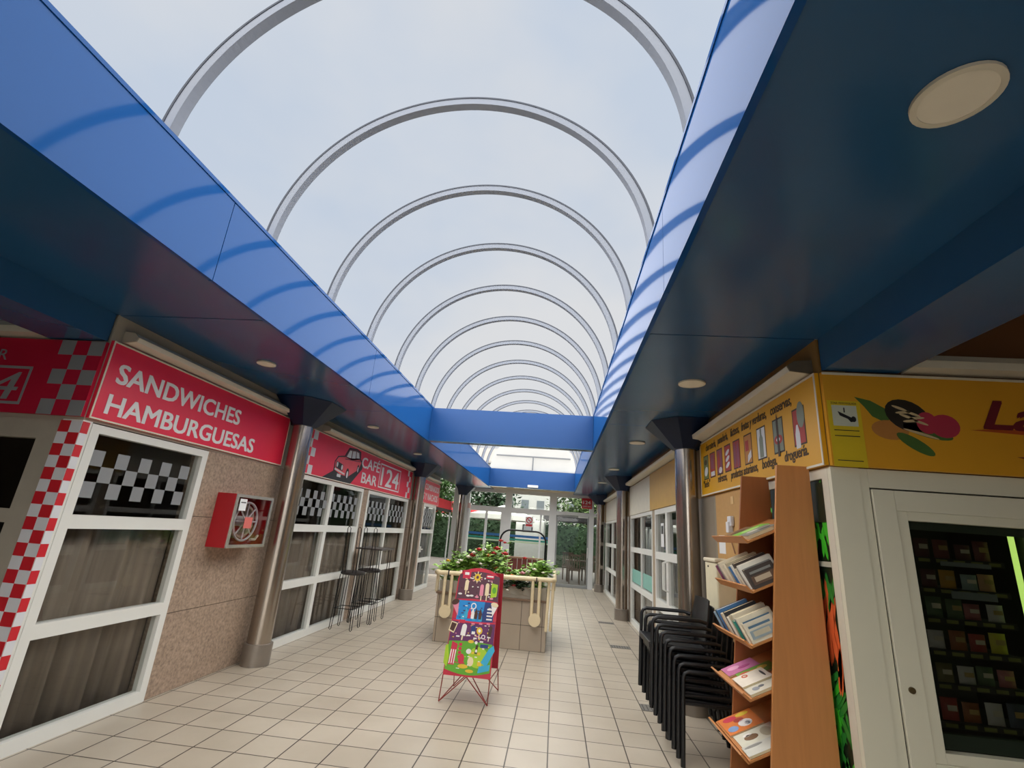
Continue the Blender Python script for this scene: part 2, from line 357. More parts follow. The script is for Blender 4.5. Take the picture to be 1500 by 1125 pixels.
# skylight vault
sk = thing('vaulted_skylight', 'long clear barrel-vault skylight with white arched ribs over the passage', 'skylight', ((FLX + FRX) / 2, 8, ZT))
xc, zc, RV = (FLX + FRX) / 2, 3.40, 1.355
def arch(r, y, n=72, z0=ZT + .025):
    a0 = math.asin((z0 - zc) / r); return [(xc + r * math.cos(a0 + (math.pi - 2 * a0) * i / n), y, zc + r * math.sin(a0 + (math.pi - 2 * a0) * i / n)) for i in range(n + 1)]
ribs = []
for k in range(-1, 14):
    y = 1.905 + .985 * k
    mb = MB(); A = arch(RV, y); B = arch(RV + .05, y)
    n = len(A); vs = [Vector(p) + Vector((0, d, 0)) for d in (-.03, .03) for p in A + B]
    fs = []
    for i in range(n - 1):
        fs += [(i, i + 1, n + i + 1, n + i), (2 * n + i, 3 * n + i, 3 * n + i + 1, 2 * n + i + 1), (i, 2 * n + i, 2 * n + i + 1, i + 1), (n + i, n + i + 1, 3 * n + i + 1, 3 * n + i)]
    fs += [(0, n, 3 * n, 2 * n), (n - 1, 3 * n - 1, 4 * n - 1, 2 * n - 1)]
    mb.add(vs, fs)
    rb = mb.build('rib', M_rib, sk); ribs.append(rb)
    g_ = MB(); A = arch(RV + .051, y); B = arch(RV + .064, y); n = len(A); vs = [Vector(p) + Vector((0, d, 0)) for d in (-.034, .034) for p in A + B]; fs = []
    for i in range(n - 1): fs += [(i, i + 1, n + i + 1, n + i), (2 * n + i, 3 * n + i, 3 * n + i + 1, 2 * n + i + 1), (i, 2 * n + i, 2 * n + i + 1, i + 1), (n + i, n + i + 1, 3 * n + i + 1, 3 * n + i)]
    g_.add(vs, fs + [(0, n, 3 * n, 2 * n), (n - 1, 3 * n - 1, 4 * n - 1, 2 * n - 1)]); g_.build('gasket', M_gask, rb)
mb = MB(); A = arch(RV + .08, .5, 48); B = arch(RV + .08, 15.5, 48); n = len(A)
mb.add(A + B, [(i, i + 1, n + i + 1, n + i) for i in range(n - 1)]); mb.build('glazing_sheet', M_vault, sk, smooth=True)
mb = MB(); A = arch(RV + .04, 15.5, 40); mb.face(A); mb.build('end_glazing', M_opal, sk); MB().face(arch(RV + .04, .5, 40)).build('end_glazing', M_opal, sk)
mb = MB().box(xc - 1.2, xc + 1.2, 15.44, 15.49, 3.93, 3.97).box(xc - .02, xc + .02, 15.44, 15.49, ZT + .02, 3.93); mb.build('end_bar', pm('grey_bar', '#6c7076', .5), sk)
struct(MB().box(FLX, FRX, 15.56, 15.6, 3.44, ZT + .02).build('trim_6', M_white))

# ------------------------------------------------------------------ facade walls
def wallx(side, x0, x1, y0, y1, z0, z1, m, nm): return struct(MB().box(x0, x1, y0, y1, z0, z1).build(nm, m))
wallx('l', XL - .16, XL, 3.065, 13.9, 2.13, ZS, M_beige, 'wall_left')
wallx('r', XR, XR + .16, 3.065, YB, 2.12, ZS, M_ochre, 'wall_right')
def granite(y0, y1, joints):
    mb = MB(); zs = [0] + joints + [2.13]
    for a, b in zip(zs, zs[1:]): mb.box(XL - .16, XL, y0, y1, a + .003, b - .003)
    mb.mat(1).box(XL - .15, XL - .008, y0 + .002, y1 - .002, 0, 2.13)
    return struct(mb.build('wall_left', [M_granite, M_joint]))
granite(4.37, 5.85, [.675, 1.51]); granite(8.35, 8.58, [.675, 1.51]); granite(11.04, 12.44, [.675, 1.51])
for x0, x1, nm in ((-9, XL - .16, 'wall_left_passage'), (XR + .16, 8, 'wall_right_passage')):
    struct(MB().box(x0, x1, 3.075, 3.2, 2.1, 3.3).build(nm, M_brown if x0 > 0 else M_beige))
# shop interiors
struct(MB().box(-7.2, -7.0, 3.2, 13.9, 0, 3.3).build('wall_left_inner', M_dark))
struct(MB().box(-7.0, XL - .17, 13.75, 13.9, 0, 3.3).build('wall_left_end', M_dark))
struct(MB().box(-7.0, XL - .17, 3.2, 13.75, .002, .01).build('floor', M_darkfl))
struct(MB().box(-7.0, XL - .17, 3.2, 13.75, 2.9, 2.95).build('ceiling', M_dark))
struct(MB().box(6.0, 6.2, 3.2, YB, 0, 3.3).build('wall_right_inner', M_dark))
struct(MB().box(XR + .17, 6.0, 5.7, 5.8, 0, 3.3).build('wall_right_partition', M_dark))
struct(MB().box(XR + .17, 6.0, 5.8, YB, .002, .01).build('floor', M_darkfl))
struct(MB().box(XR + .17, 6.0, 5.8, YB, 2.9, 2.95).build('ceiling', M_dark))
struct(MB().box(XR + .17, 6.2, YB - .06, YB + .1, 0, 3.3).build('wall_right_end', M_dark))
struct(MB().box(1.9, 8, -1.6, -1.4, 0, 3.3).build('wall_blocker_right_near', M_beige))          # unseen wall added to hold rear light off the passage fronts
struct(MB().box(7.8, 8, -1.4, 3.07, 0, 3.3).build('wall_blocker_right_far', M_beige))  # unseen passage end, added to darken the right corner
struct(MB().box(-9, -3.9, -2.2, -2.0, 0, 3.3).build('wall_blocker_left_near', M_beige))  # out of view, added to block rear light on the left
struct(MB().box(-9, -2.3, -5.7, -5.5, 0, 3.6).build('wall_blocker_rear', M_beige)); struct(MB().box(-9.1, -8.9, -2.2, 3.07, 0, 3.3).build('wall_blocker_left_far', M_beige))  # both unseen, added to keep bright sky out of the door panes
# corner posts
struct(MB().box(XL - .16, XL, 3.065, 3.14, 0, 2.13).build('trim_7', M_white))
struct(MB().box(XR, XR + .16, 3.065, 3.10, 0, 2.12).build('trim_8', M_cab))

# ------------------------------------------------------------------ glazed units along the two shop fronts
def unit(nm, side, y0, y1, cols, rows, z1, fr=.05, mat=None, glass=None, stile=.07):
    """cols: inner mullion y's; rows: (z_lo, z_hi) of each glass row"""
    mat = mat or M_white; glass = glass or M_glass
    x0, x1 = (XL - .07, XL + .006) if side < 0 else (XR - .006, XR + .07)
    root = thing(nm, '', ''); del root['label']; del root['category']; root['kind'] = 'structure'; root.location = ((x0 + x1) / 2, (y0 + y1) / 2, 0)
    mb = MB(); ys = [y0] + cols + [y1]
    mb.box(x0, x1, y0, y0 + stile, 0, z1).box(x0, x1, y1 - stile, y1, 0, z1)
    zz = [0] + [z for r in rows for z in r] + [z1]
    for i in range(0, len(zz), 2): mb.box(x0, x1, y0 + stile, y1 - stile, zz[i], zz[i + 1])
    for c in cols:
        for lo, hi in rows: mb.box(x0 + .002, x1 - .002, c - fr / 2, c + fr / 2, lo, hi)
    mb.build('frame', mat, root)
    xm = (x0 + x1) / 2
    ed = [y0 + stile] + [q for c in cols for q in (c - fr / 2, c + fr / 2)] + [y1 - stile]
    panes = []
    for lo, hi in rows:
        for i in range(0, len(ed), 2):
            panes.append((ed[i], ed[i + 1], lo, hi)); MB().box(xm - .003, xm + .003, ed[i] - .004, ed[i + 1] + .004, lo - .004, hi + .004).build('pane', glass, root)
    return root, panes
ROWS = [(.09, .68), (.775, 1.385), (1.48, 2.06)]
def checker_film(root, side, y0, y1, z0, cell=.115, rows=3, m=None, w_=.11):
    mb = MB(); x = XL - .026 if side < 0 else XR + .026; n = int((y1 - y0 - .02) / w_)
    for j in range(rows):
        for i in range(n):
            if (i + j) % 2 == 0: mb.box(x - .001, x + .001, y0 + .02 + i * w_, y0 + .02 + (i + 1) * w_, z0 + j * cell, z0 + (j + 1) * cell)
    return mb.build('checker_film', m or M_greysq, root)
w1, p1 = unit('window_1', -1, 3.14, 4.37, [], ROWS, 2.12)
checker_film(w1, -1, 3.21, 4.30, 1.60)
w2, p2 = unit('window_2', -1, 5.9, 8.35, [7.14], ROWS, 2.12, .09)
checker_film(w2, -1, 5.97, 7.09, 1.60); checker_film(w2, -1, 7.19, 8.28, 1.60)
w3, p3 = unit('window_3', -1, 8.58, 11.04, [9.76], ROWS, 2.12, .06)
checker_film(w3, -1, 8.65, 9.73, 1.60); checker_film(w3, -1, 9.79, 10.97, 1.60)
w4, p4 = unit('door_1', -1, 12.44, 13.75, [], ROWS, 2.13)
checker_film(w4, -1, 12.51, 13.68, 1.56, .09, 5)
mb = MB().box(XL + .006, XL + .05, 12.47, 12.50, .93, 1.07).tube([(XL + .05, 12.485, 1.0), (XL + .06, 12.485, 1.0), (XL + .06, 12.60, 1.0)], .012)
mb.build('door_handle', M_white, w4)
w5, p5 = unit('door_2', 1, 6.0, 8.4, [6.75, 7.55], [(.12, .62), (.78, 1.36), (1.47, 2.04)], 2.12, .14)
for y in (7.50, 7.62):
    MB().tube([(XR - .006, y, .95), (XR - .05, y, .97), (XR - .05, y, 1.33), (XR - .006, y, 1.35)], .012).build('pull_handle', M_white, w5)
MB().box(XR + .02, XR + .024, 7.85, 8.05, 1.55, 1.9).mat(1).box(XR + .018, XR + .021, 7.88, 8.02, 1.74, 1.86).build('notice_sheet', [M_lett, M_black], w5)
struct(MB().box(XR, XR + .16, 8.4, 8.62, 0, 2.12).build('trim_9', pm('beige_post', '#a3937c', .6)))
w6, p6 = unit('window_4', 1, 8.62, 11.08, [9.75], ROWS, 2.12, .05)
MB().box(XR + .026, XR + .029, 8.70, 9.72, .80, 1.05).box(XR + .026, XR + .029, 9.78, 11.0, .80, 1.05).build('frosted_band', pm('teal_film', '#7fb3a6', .6), w6)
w7, p7 = unit('window_5', 1, 11.4, 16.5, [12.9, 14.7], ROWS, 2.12, .06)
struct(MB().box(XR, XR + .16, 11.08, 11.4, 0, 2.12).build('trim_10', M_granite))
struct(MB().box(XR, XR + .16, 5.3, 6.0, 0, 2.12).build('wall_right', pm('grey_pier', '#867a6a', .6)))

# curtains hung behind the lower panes
def curtain(side, y0, y1, z1, lab):
    x = XL - .13 if side < 0 else XR + .13; n = int((y1 - y0) / .02); mb = MB(); vs = []; ph = random.random() * 9
    for z in (.05, z1):
        for i in range(n + 1):
            y = y0 + (y1 - y0) * i / n; a = .022 * math.sin(y * 39 + ph) + .03 * math.sin(y * 17 + ph * 2)
            vs.append((x + a, y, z))
    mb.add(vs, [(i, i + 1, n + 2 + i, n + 1 + i) for i in range(n)])
    o = tag(mb.build('curtain', M_curt, smooth=True), lab, 'curtain', 'brown curtains behind the shop windows')
    s = o.modifiers.new('thickness', 'SOLIDIFY'); s.thickness = .003
curtain(-1, 3.22, 4.36, 1.43, 'brown curtain behind the lower panes of the window under the sandwiches sign')
curtain(-1, 5.95, 8.32, 1.43, 'brown curtain behind the wide window right of the steel column and hose cabinet')
curtain(-1, 8.62, 11.0, 1.43, 'brown curtain behind the window with the bar table in front of it')
curtain(1, 8.66, 11.04, .72, 'grey-brown curtain low behind the window next to the white double door')

# ------------------------------------------------------------------ steel-clad columns
def column(x, y, lab):
    t = thing('column', lab, 'column', (x, y, 0), 'steel-clad columns along the shop fronts')
    MB().lathe((x, y, 0), [(.125, .22), (.122, 2.68)], 28).build('shaft', M_steel, t, smooth=True)
    MB().lathe((x, y, 0), [(.15, 0), (.15, .215), (.13, .22)], 28).build('base', M_steelb, t, smooth=True)
    mb = MB(); s = .42; b = .15
    top = [(x + sx_ * s, y + sy_ * s * 1.1, ZS - .005) for sx_, sy_ in ((-1, -.45), (-.45, -1), (.45, -1), (1, -.45), (1, .45), (.45, 1), (-.45, 1), (-1, .45))]
    top = [(max(min(p[0], XR - .02), XL + .02), p[1], p[2]) for p in top]
    bot = [(x + b * math.cos(a), y + b * math.sin(a), 2.66) for a in [math.atan2(q[1], q[0]) for q in ((-1, -.45), (-.45, -1), (.45, -1), (1, -.45), (1, .45), (.45, 1), (-.45, 1), (-1, .45))]]
    mb.add(top + bot, [tuple(range(8)), tuple(range(15, 7, -1))] + [(i, (i + 1) % 8, 8 + (i + 1) % 8, 8 + i) for i in range(8)])
    mb.build('capital', M_cap, t)
column(-3.21, 5.66, 'steel-clad column beside the red fire hose cabinet')
column(-3.21, 11.2, 'steel-clad column at the far end of the long café sign')
column(-3.18, 16.45, 'steel-clad column at the back left beside the glazed end wall')
column(1.47, 5.72, 'steel-clad column behind the stacked black chairs')
column(1.47, 11.25, 'steel-clad column between the white panels on the right shop front')
column(1.45, 16.45, 'steel-clad column at the back right beside the entrance door')
pipe = thing('wall_pipe', 'thin white pipe standing beside the back left column', 'pipe', (-2.95, 16.6, 0))
MB().cyl((-2.95, 16.6, 0), (-2.95, 16.6, 2.25), .05, 12).build('pipe_shaft', M_grayfr, pipe, smooth=True)
MB().cyl((-2.95, 16.6, 2.25), (-2.95, 16.6, 2.42), .055, 12).build('pipe_cap', pm('pink_cap', '#d8b5ad', .5), pipe, smooth=True)

# ------------------------------------------------------------------ downlights
def downlight(x, y, r, lab, grp):
    t = thing('downlight', lab, 'ceiling light', (x, y, ZS), grp)
    MB().lathe((x, y, ZS), [(r, -.002), (r, -.014), (r * .84, -.016), (r * .84, -.002)], 32).build('ring', M_ring, t, smooth=True)
    MB().lathe((x, y, ZS), [(r * .84, -.004), (r * .84, -.013)], 32).build('diffuser', M_disc, t)
for (x, y), l in zip([(1.134, 1.217), (1.12, 4.08), (1.105, 6.9), (1.11, 9.8), (1.12, 12.4)],
        ['large round downlight nearest the camera in the right soffit', 'round downlight in the right soffit above the yellow sign', 'round downlight in the right soffit past the first steel column',
         'small round downlight fourth along the right soffit', 'farthest round downlight in the right soffit']): downlight(x, y, .112, l, 'round downlights in the right soffit')
for (x, y), l in zip([(-2.80, 4.06), (-2.80, 6.87), (-2.82, 9.4)],
        ['round downlight in the left soffit above the sandwiches sign', 'round downlight in the left soffit above the car sign', 'farthest round downlight in the left soffit']): downlight(x, y, .085, l, 'round downlights in the left soffit')

# ------------------------------------------------------------------ signs
def sign_root(nm, lab, o): return thing(nm, lab, 'sign', o)
# 1 sandwiches / hamburguesas
s1 = sign_root('wall_sign', 'red sign lettered SANDWICHES HAMBURGUESAS above the nearest left window', (XL, 4.34, 2.15))
MB().box(XL + .002, XL + .028, 3.07, 5.6, 2.15, 2.745).build('panel', M_red, s1)
o_ = Vector((XL + .028, 3.07, 2.15))
mb = MB()
frame2(mb, o_, UXL, UZ, 0, 0, 2.53, .595, .012, th=.004); mb.build('edge_trim', M_trimc, s1)
mb = MB(); mb.text('SANDWICHES', o_ + UXL * .11 + UZ * .30, UXL, UZ, .215, 1.48, .05); mb.text('HAMBURGUESAS', o_ + UXL * .10 + UZ * .06, UXL, UZ, .21, 1.82, .05); mb.build('lettering', M_lett, s1)
# 1b the same corner, facing the side passage
s1b = sign_root('wall_sign', 'red sign with a framed number and checkered end on the left corner front', (-4.6, 3.06, 2.15))
MB().box(-6.2, XL, 3.035, 3.062, 2.15, 2.72).build('panel', M_redd, s1b)
oy = Vector((0, 3.035, 0)); mb = MB(); mb2 = MB()
for i in range(3):
    for j in range(5):
        if (i + j) % 2 == 0: mb.flat(oy, UXY, UZ, rect(XL - .12 * (i + 1), 2.15 + .114 * j, XL - .12 * i, 2.15 + .114 * (j + 1)))
mb.build('checker_squares', M_greysq, s1b)
mb = MB(); frame2(mb, oy, UXY, UZ, -4.75, 2.21, -3.91, 2.50, .02)
mb.text('124', oy + UXY * -3.97 + UZ * 2.245, UXY, UZ, .30, .70, 0, .12, 'RIGHT'); mb.text('CAFÉ BAR', oy + UXY * -4.16 + UZ * 2.545, UXY, UZ, .12, .62, 0, 0, 'RIGHT')
mb.build('lettering', M_greysq, s1b)
# checker strip down the corner post
cs = thing('checker_strip', 'red and white checkered sticker strip down the left corner post', 'sticker', (XL, 3.065, 0))
for nm, m, par in (('white_squares', M_chkw, 0), ('red_squares', M_chkr, 1)):
    mb = MB()
    for j in range(25):
        z = 2.12 - .0835 * (j + 1)
        if z < 0: break
        for i in range(2):
            if (i + j) % 2 == par: mb.flat((0, 3.063, 0), UXY, UZ, rect(XL - .085 * (i + 1), z, XL - .085 * i, z + .0835), 0, .002)
        if (1 + j) % 2 == par: mb.flat((XL + .002, 3.065, 0), UXL, UZ, rect(0, z, .055, z + .0835), 0, .002)
    mb.build(nm, m, cs)
# 2 long café sign
s2 = sign_root('wall_sign', 'long red café sign with a red car picture and number 124', (XL, 8.5, 2.13))
MB().box(XL + .002, XL + .028, 5.9, 11.04, 2.13, 2.745).build('panel', M_red, s2)
o_ = Vector((XL + .028, 5.9, 2.13)); mb = MB(); frame2(mb, o_, UXL, UZ, 0, 0, 5.14, .615, .012, th=.004); mb.build('edge_trim', M_trimc, s2)
for ya, yb_ in ((.34, .22), (4.78, 4.90)):
    mb = MB()
    for j in range(5): y = yb_ if j % 2 else ya; mb.flat(o_, UXL, UZ, rect(y, .012 + .118 * j, y + .12, .012 + .118 * (j + 1)))
    mb.build('checker_squares', M_chkw, s2)
mb = MB()
mb.text('CAFÉ', o_ + UXL * 2.12 + UZ * .335, UXL, UZ, .25, .86, .045); mb.text('BAR', o_ + UXL * 2.20 + UZ * .08, UXL, UZ, .25, .72, .045)
frame2(mb, o_, UXL, UZ, 3.03, .075, 4.27, .53, .024); mb.text('124', o_ + UXL * 3.13 + UZ * .13, UXL, UZ, .48, 1.04, .045)
mb.build('lettering', M_lett, s2)
mb = MB(); O = (o_ - UXL * .0088, UXL * .83, UZ)                  # the car picture
mb.mat(0).flat(*O, [(.95, .012), (2.15, .012), (2.62, .30), (2.62, .44), (2.2, .40), (1.5, .20)], 0, .001)
mb.mat(0).flat(*O, [(1.33, .14), (1.62, .095), (2.0, .09), (2.49, .27), (2.55, .41), (2.47, .46), (2.43, .57), (2.22, .592), (1.85, .565), (1.70, .415), (1.43, .375), (1.33, .29)], .0005, .0008)
mb.mat(1).flat(*O, [(1.38, .16), (1.62, .115), (1.98, .11), (2.45, .28), (2.52, .40), (2.40, .45), (1.75, .40), (1.45, .36), (1.36, .28)], .001, .001)
mb.mat(2).flat(*O, [(1.72, .40), (1.86, .545), (2.22, .57), (2.40, .55), (2.45, .44), (2.05, .385)], .001, .001)
mb.mat(3).flat(*O, [(1.79, .41), (1.89, .525), (1.99, .53), (1.99, .405)], .002, .001).flat(*O, [(2.03, .41), (2.03, .53), (2.17, .545), (2.20, .43)], .002, .001).flat(*O, [(2.24, .44), (2.21, .545), (2.33, .54), (2.39, .455)], .002, .001)
mb.mat(0).flat(*O, [(1.40, .20), (1.70, .17), (1.70, .27), (1.40, .30)], .002, .001)
mb.mat(3).flat(*O, ell(1.45, .25, .035, .04), .003, .001).flat(*O, ell(1.66, .225, .035, .04), .003, .001).flat(*O, [(1.36, .165), (1.80, .125), (1.82, .145), (1.38, .19)], .003, .001).flat(*O, rect(1.50, .07, 1.66, .115), .003, .001)
mb.mat(0).flat(*O, ell(1.93, .14, .075, .10), .002, .001).flat(*O, ell(2.40, .27, .05, .08), .002, .001)
mb.mat(3).flat(*O, ell(1.935, .14, .04, .055), .003, .001).flat(*O, ell(2.40, .27, .025, .045), .003, .001)
mb.mat(2).flat(*O, [(1.74, .36), (2.48, .40), (2.48, .41), (1.74, .375)], .002, .001)
mb.build('car_picture', [M_black, pm('car_red', '#e2505a', .4), pm('car_roof', '#5c2430', .4), M_chkw], s2)
# 3 last red sign
s3 = sign_root('wall_sign', 'short red sign with two lines of white text past the second left column', (XL, 12.6, 2.13))
MB().box(XL + .002, XL + .028, 11.3, 13.85, 2.13, 2.72).build('panel', M_red, s3)
o_ = Vector((XL + .028, 11.3, 2.13)); mb = MB(); frame2(mb, o_, UXL, UZ, 0, 0, 2.55, .59, .012, th=.004); mb.build('edge_trim', M_trimc, s3)
mb = MB(); mb.text('PLATOS COMBINADOS', o_ + UXL * .12 + UZ * .34, UXL, UZ, .22, 2.32, .03); mb.text('PIZZAS Y NACHOS', o_ + UXL * .15 + UZ * .09, UXL, UZ, .24, 2.22, .03); mb.build('lettering', M_lett, s3)
# right side: yellow grocery sign on the passage
g1 = sign_root('wall_sign', 'yellow grocery sign with nine food pictures above the bookshelf', (XR, 4.34, 2.13))
MB().box(XR - .028, XR - .002, 3.07, 5.62, 2.13, 2.72).build('panel', M_yel, g1)
o_ = Vector((XR - .028, 5.62, 2.13)); mb = MB(); frame2(mb, o_, UXR, UZ, 0, 0, 2.55, .59, .014, th=.004); mb.build('edge_trim', M_trimc, g1)
mb = MB()
for s, u, v, wd in (('charcutería,', .22, .47, .34), ('panadería,', .62, .475, .30), ('lácteos,', 1.0, .48, .22), ('frutas y verduras,', 1.28, .475, .52), ('conservas,', 1.88, .47, .34),
                    ('"hielo"', .10, .085, .22), ('refrescos,', .58, .095, .26), ('productos asturianos,', .95, .09, .62), ('bodega,', 1.66, .09, .26), ('droguería.', 2.05, .09, .33)):
    mb.text(s, o_ + UXR * u + UZ * v, UXR, UZ, .105, wd, .04, .15)
mb.build('lettering', pm('brown_print', '#4a330c', .5), g1)
mb = MB(); O = (o_, UXR, UZ); us = [.13, .36, .58, .81, 1.04, 1.31, 1.55, 1.81, 2.09, ]; fr_ = [2, 4, 5, 4, 4, 6, 2, 2, 4]
us = [.12, .34, .56, .78, 1.0, 1.25, 1.50, 1.77, 2.05]; us = [u + .02 * i * i / 8 for i, u in enumerate(us)]
pmats = [pm('picture_outline', '#3d2a14', .5), pm('picture_red', '#a83a34', .5), M_chkw, pm('picture_green', '#6f7c4c', .5), pm('picture_mauve', '#8a4a5c', .5), pm('picture_grey', '#7d8578', .5), pm('picture_tan', '#b97f3f', .5)]
for i, u in enumerate(us):
    mb = MB()
    a = .17; z0, z1 = .165, .425
    mb.mat(0).flat(*O, rect(u, z0, u + a, z1), 0, .001); mb.mat([3, 1, 4, 1, 1, 6, 2, 5, 1][i]).flat(*O, rect(u + .012, z0 + .012, u + a - .012, z1 - .012), .001, .001)
    if i == 0: mb.mat(2).flat(*O, ell(u + .09, .25, .06, .045, rot=30), .002, .001).mat(0).flat(*O, ell(u + .08, .35, .05, .03), .002, .001)
    if i == 1: mb.mat(2).flat(*O, rect(u + .03, .18, u + .15, .225), .002, .001).mat(4).flat(*O, rect(u + .04, .25, u + .13, .40), .002, .001)
    if i == 2: mb.mat(1).flat(*O, ell(u + .06, .30, .03, .10), .002, .001).mat(2).flat(*O, ell(u + .10, .21, .05, .03), .002, .001)
    if i == 3:
        for k in range(3): mb.mat(2).flat(*O, ell(u + .085, .23 + .06 * k, .055, .02, rot=20), .002, .001)
    if i == 4: mb.mat(4).flat(*O, ell(u + .05, .29, .03, .12), .002, .001).flat(*O, ell(u + .12, .28, .03, .12), .002, .001)
    if i == 5: mb.mat(2).flat(*O, [(u + .07, .18), (u + .15, .22), (u + .15, .28), (u + .08, .24)], .002, .001).mat(1).flat(*O, rect(u + .03, .28, u + .1, .37), .002, .001)
    if i == 6: mb.mat(5).flat(*O, [(u + .05, .18), (u + .12, .18), (u + .12, .33), (u + .10, .36), (u + .10, .41), (u + .07, .41), (u + .07, .36), (u + .05, .33)], .002, .001)
    if i == 7: mb.mat(1).flat(*O, ell(u + .085, .265, .065, .035), .002, .001).mat(2).flat(*O, ell(u + .085, .265, .03, .015), .003, .001).mat(5).flat(*O, ell(u + .085, .35, .06, .04), .002, .001)
    if i == 8: mb.mat(5).flat(*O, ell(u + .12, .37, .05, .09), .002, .001).mat(2).flat(*O, [(u + .03, .15), (u + .09, .15), (u + .09, .25), (u + .07, .31), (u + .05, .31), (u + .03, .25)], .002, .001)
    if i == 7: mb.mat(0).flat(*O, [(u + .07, .14), (u + .10, .14), (u + .10, .40), (u + .085, .46), (u + .07, .40)], .004, .001)
    mb.build('food_picture', pmats, g1)
# yellow sign facing the side passage
g2 = sign_root('wall_sign', 'ochre grocery sign with painted vegetables and red script facing the side passage', (3, 3.06, 2.13))
MB().box(XR, 5.2, 3.035, 3.062, 2.125, 2.715).build('panel', pm('ochre_sign', '#d99c22', .45, 0, .06, 3), g2)
mb = MB(); mb.flat(oy, UXY, UZ, rect(XR, 2.70, 5.2, 2.715), 0, .004); mb.build('edge_trim', M_trimc, g2)
mb = MB(); O = (oy, UXY, UZ)
mb.mat(0).flat(*O, [(1.81, 2.56), (1.90, 2.54), (2.02, 2.47), (1.98, 2.40), (1.90, 2.44), (1.86, 2.50)], 0, .001)
mb.mat(1).flat(*O, ell(1.99, 2.36, .105, .06, rot=-5), .0005, .001)
mb.mat(2).flat(*O, ell(2.10, 2.455, .13, .095, rot=-25), .001, .001)
for k in range(7): mb.mat(3).flat(*O, ell(2.06 + .018 * k, 2.50 - .018 * (k % 4) - .008 * k, .045, .008, 12, rot=-20 + 25 * (k % 2)), .002, .001)
mb.mat(0).flat(*O, ell(2.20, 2.36, .14, .035, rot=-14), .001, .001)
mb.mat(4).flat(*O, ell(2.30, 2.40, .085, .072), .002, .001).flat(*O, ell(2.205, 2.415, .06, .068), .0018, .001)
mb.mat(0).flat(*O, ell(2.12, 2.28, .115, .035, rot=-32), .002, .001); mb.mat(3).flat(*O, ell(2.16, 2.345, .10, .008, rot=-16), .003, .001)
mb.build('vegetable_picture', [pm('veg_green', '#45662c', .5), pm('veg_tan', '#b5793a', .5), pm('veg_black', '#231c14', .5), pm('veg_cream', '#c9b58a', .5), pm('veg_red', '#b03048', .5)], g2)
mb = MB(); mb.mat(1).flat(oy, UXY, UZ, [(2.44, 2.385), (3.6, 2.33), (3.6, 2.39), (2.6, 2.40)], 0, .001)
mb.mat(0).text('La', oy + UXY * 2.52 + UZ * 2.40, UXY, UZ, .25, .31, .06, .35, lift=.002)
mb.flat(oy, UXY, UZ, [(2.66, 2.235), (2.78, 2.245), (3.4, 2.26), (3.4, 2.22), (2.78, 2.215)], .001, .001); mb.build('lettering', [pm('maroon_print', '#6d1423', .5), pm('orange_glow_print', '#b04a1c', .5)], g2)
# camera notice
cn = thing('surveillance_notice', 'small yellow camera warning notice at the right shop corner', 'notice', (1.72, 3.03, 2.12))
mb = MB(); O = (Vector((0, 3.0345, 0)), UXY, UZ)
mb.mat(0).flat(*O, rect(1.645, 2.12, 1.835, 2.53), 0, .002); mb.mat(1).flat(*O, rect(1.668, 2.37, 1.812, 2.50), .002, .001)
mb.mat(2).flat(*O, [(1.70, 2.462), (1.775, 2.425), (1.79, 2.40), (1.77, 2.395), (1.755, 2.415), (1.71, 2.435)], .003, .001).flat(*O, rect(1.735, 2.455, 1.742, 2.485), .003, .001).flat(*O, ell(1.788, 2.415, .014, .018), .003, .001)
for z in (2.34, 2.305, 2.155): mb.flat(*O, rect(1.668, z, 1.812, z + .005), .002, .001)
mb.text('ZONA VIDEOVIGILADA', O[0] + UXY * 1.74 + UZ * 2.508, UXY, UZ, .018, .15, .0, 0, 'CENTER', .001, .002)
mb.build('sheet', [pm('notice_yellow', '#d3b71b', .5), pm('notice_pale', '#c5c8b4', .5), M_black], cn)
# plain yellow and white fascia panels over the right-hand doors
tag(MB().box(XR - .025, XR - .002, 6.0, 8.72, 2.125, 2.74).build('fascia_board', pm('plain_yellow_board', '#c59a3c', .4), bevel=.003), 'blank yellow board above the white double door', 'panel')
tag(MB().box(XR - .022, XR - .002, 8.725, 11.1, 2.125, 2.73).build('fascia_board', pm('plain_white_board', '#d6d0be', .5), bevel=.003), 'blank white board next to the plain yellow board', 'panel')
tag(MB().box(XR - .022, XR - .002, 11.4, 16.2, 2.125, 2.70).build('fascia_board', pm('far_white_board', '#cfcabc', .5), bevel=.003), 'blank white board past the second right column', 'panel')
# cornice lamps above the signs
def sign_lamp(side, y0, y1, z, lab, dp=.13, dark=False):
    x = XL if side < 0 else XR; s = 1 if side < 0 else -1
    t = thing('sign_lamp', lab, 'lamp', (x, (y0 + y1) / 2, z), 'lamp housings above the shop signs')
    pr = [(x + s * .001, y0, z), (x + s * dp * .9, y0, z + .015), (x + s * dp, y0, z + .05), (x + s * dp * .7, y0, z + .085), (x + s * .001, y0, z + .095)]
    MB().prism(pr, (0, y1 - y0, 0)).build('housing', M_lamp, t, bevel=.004)
    for q in (y0 - .012, y1):
        MB().prism([(p[0], q, p[2]) for p in pr], (0, .012, 0)).build('end_cap', M_lampd if (dark and q < y0) else M_beige, t)
sign_lamp(-1, 3.16, 5.5, 2.76, 'cream lamp housing above the sandwiches sign')
sign_lamp(-1, 6.5, 10.95, 2.765, 'long cream lamp housing above the car sign')
sign_lamp(-1, 11.6, 13.6, 2.735, 'cream lamp housing above the last red sign on the left')
sign_lamp(1, 3.14, 5.75, 2.735, 'cream lamp housing above the yellow grocery sign', .16, True)
sign_lamp(1, 6.0, 11.0, 2.755, 'cream lamp housing above the blank boards on the right', .14)
sign_lamp(1, 11.5, 16.0, 2.72, 'farthest cream lamp housing on the right shop front', .14)
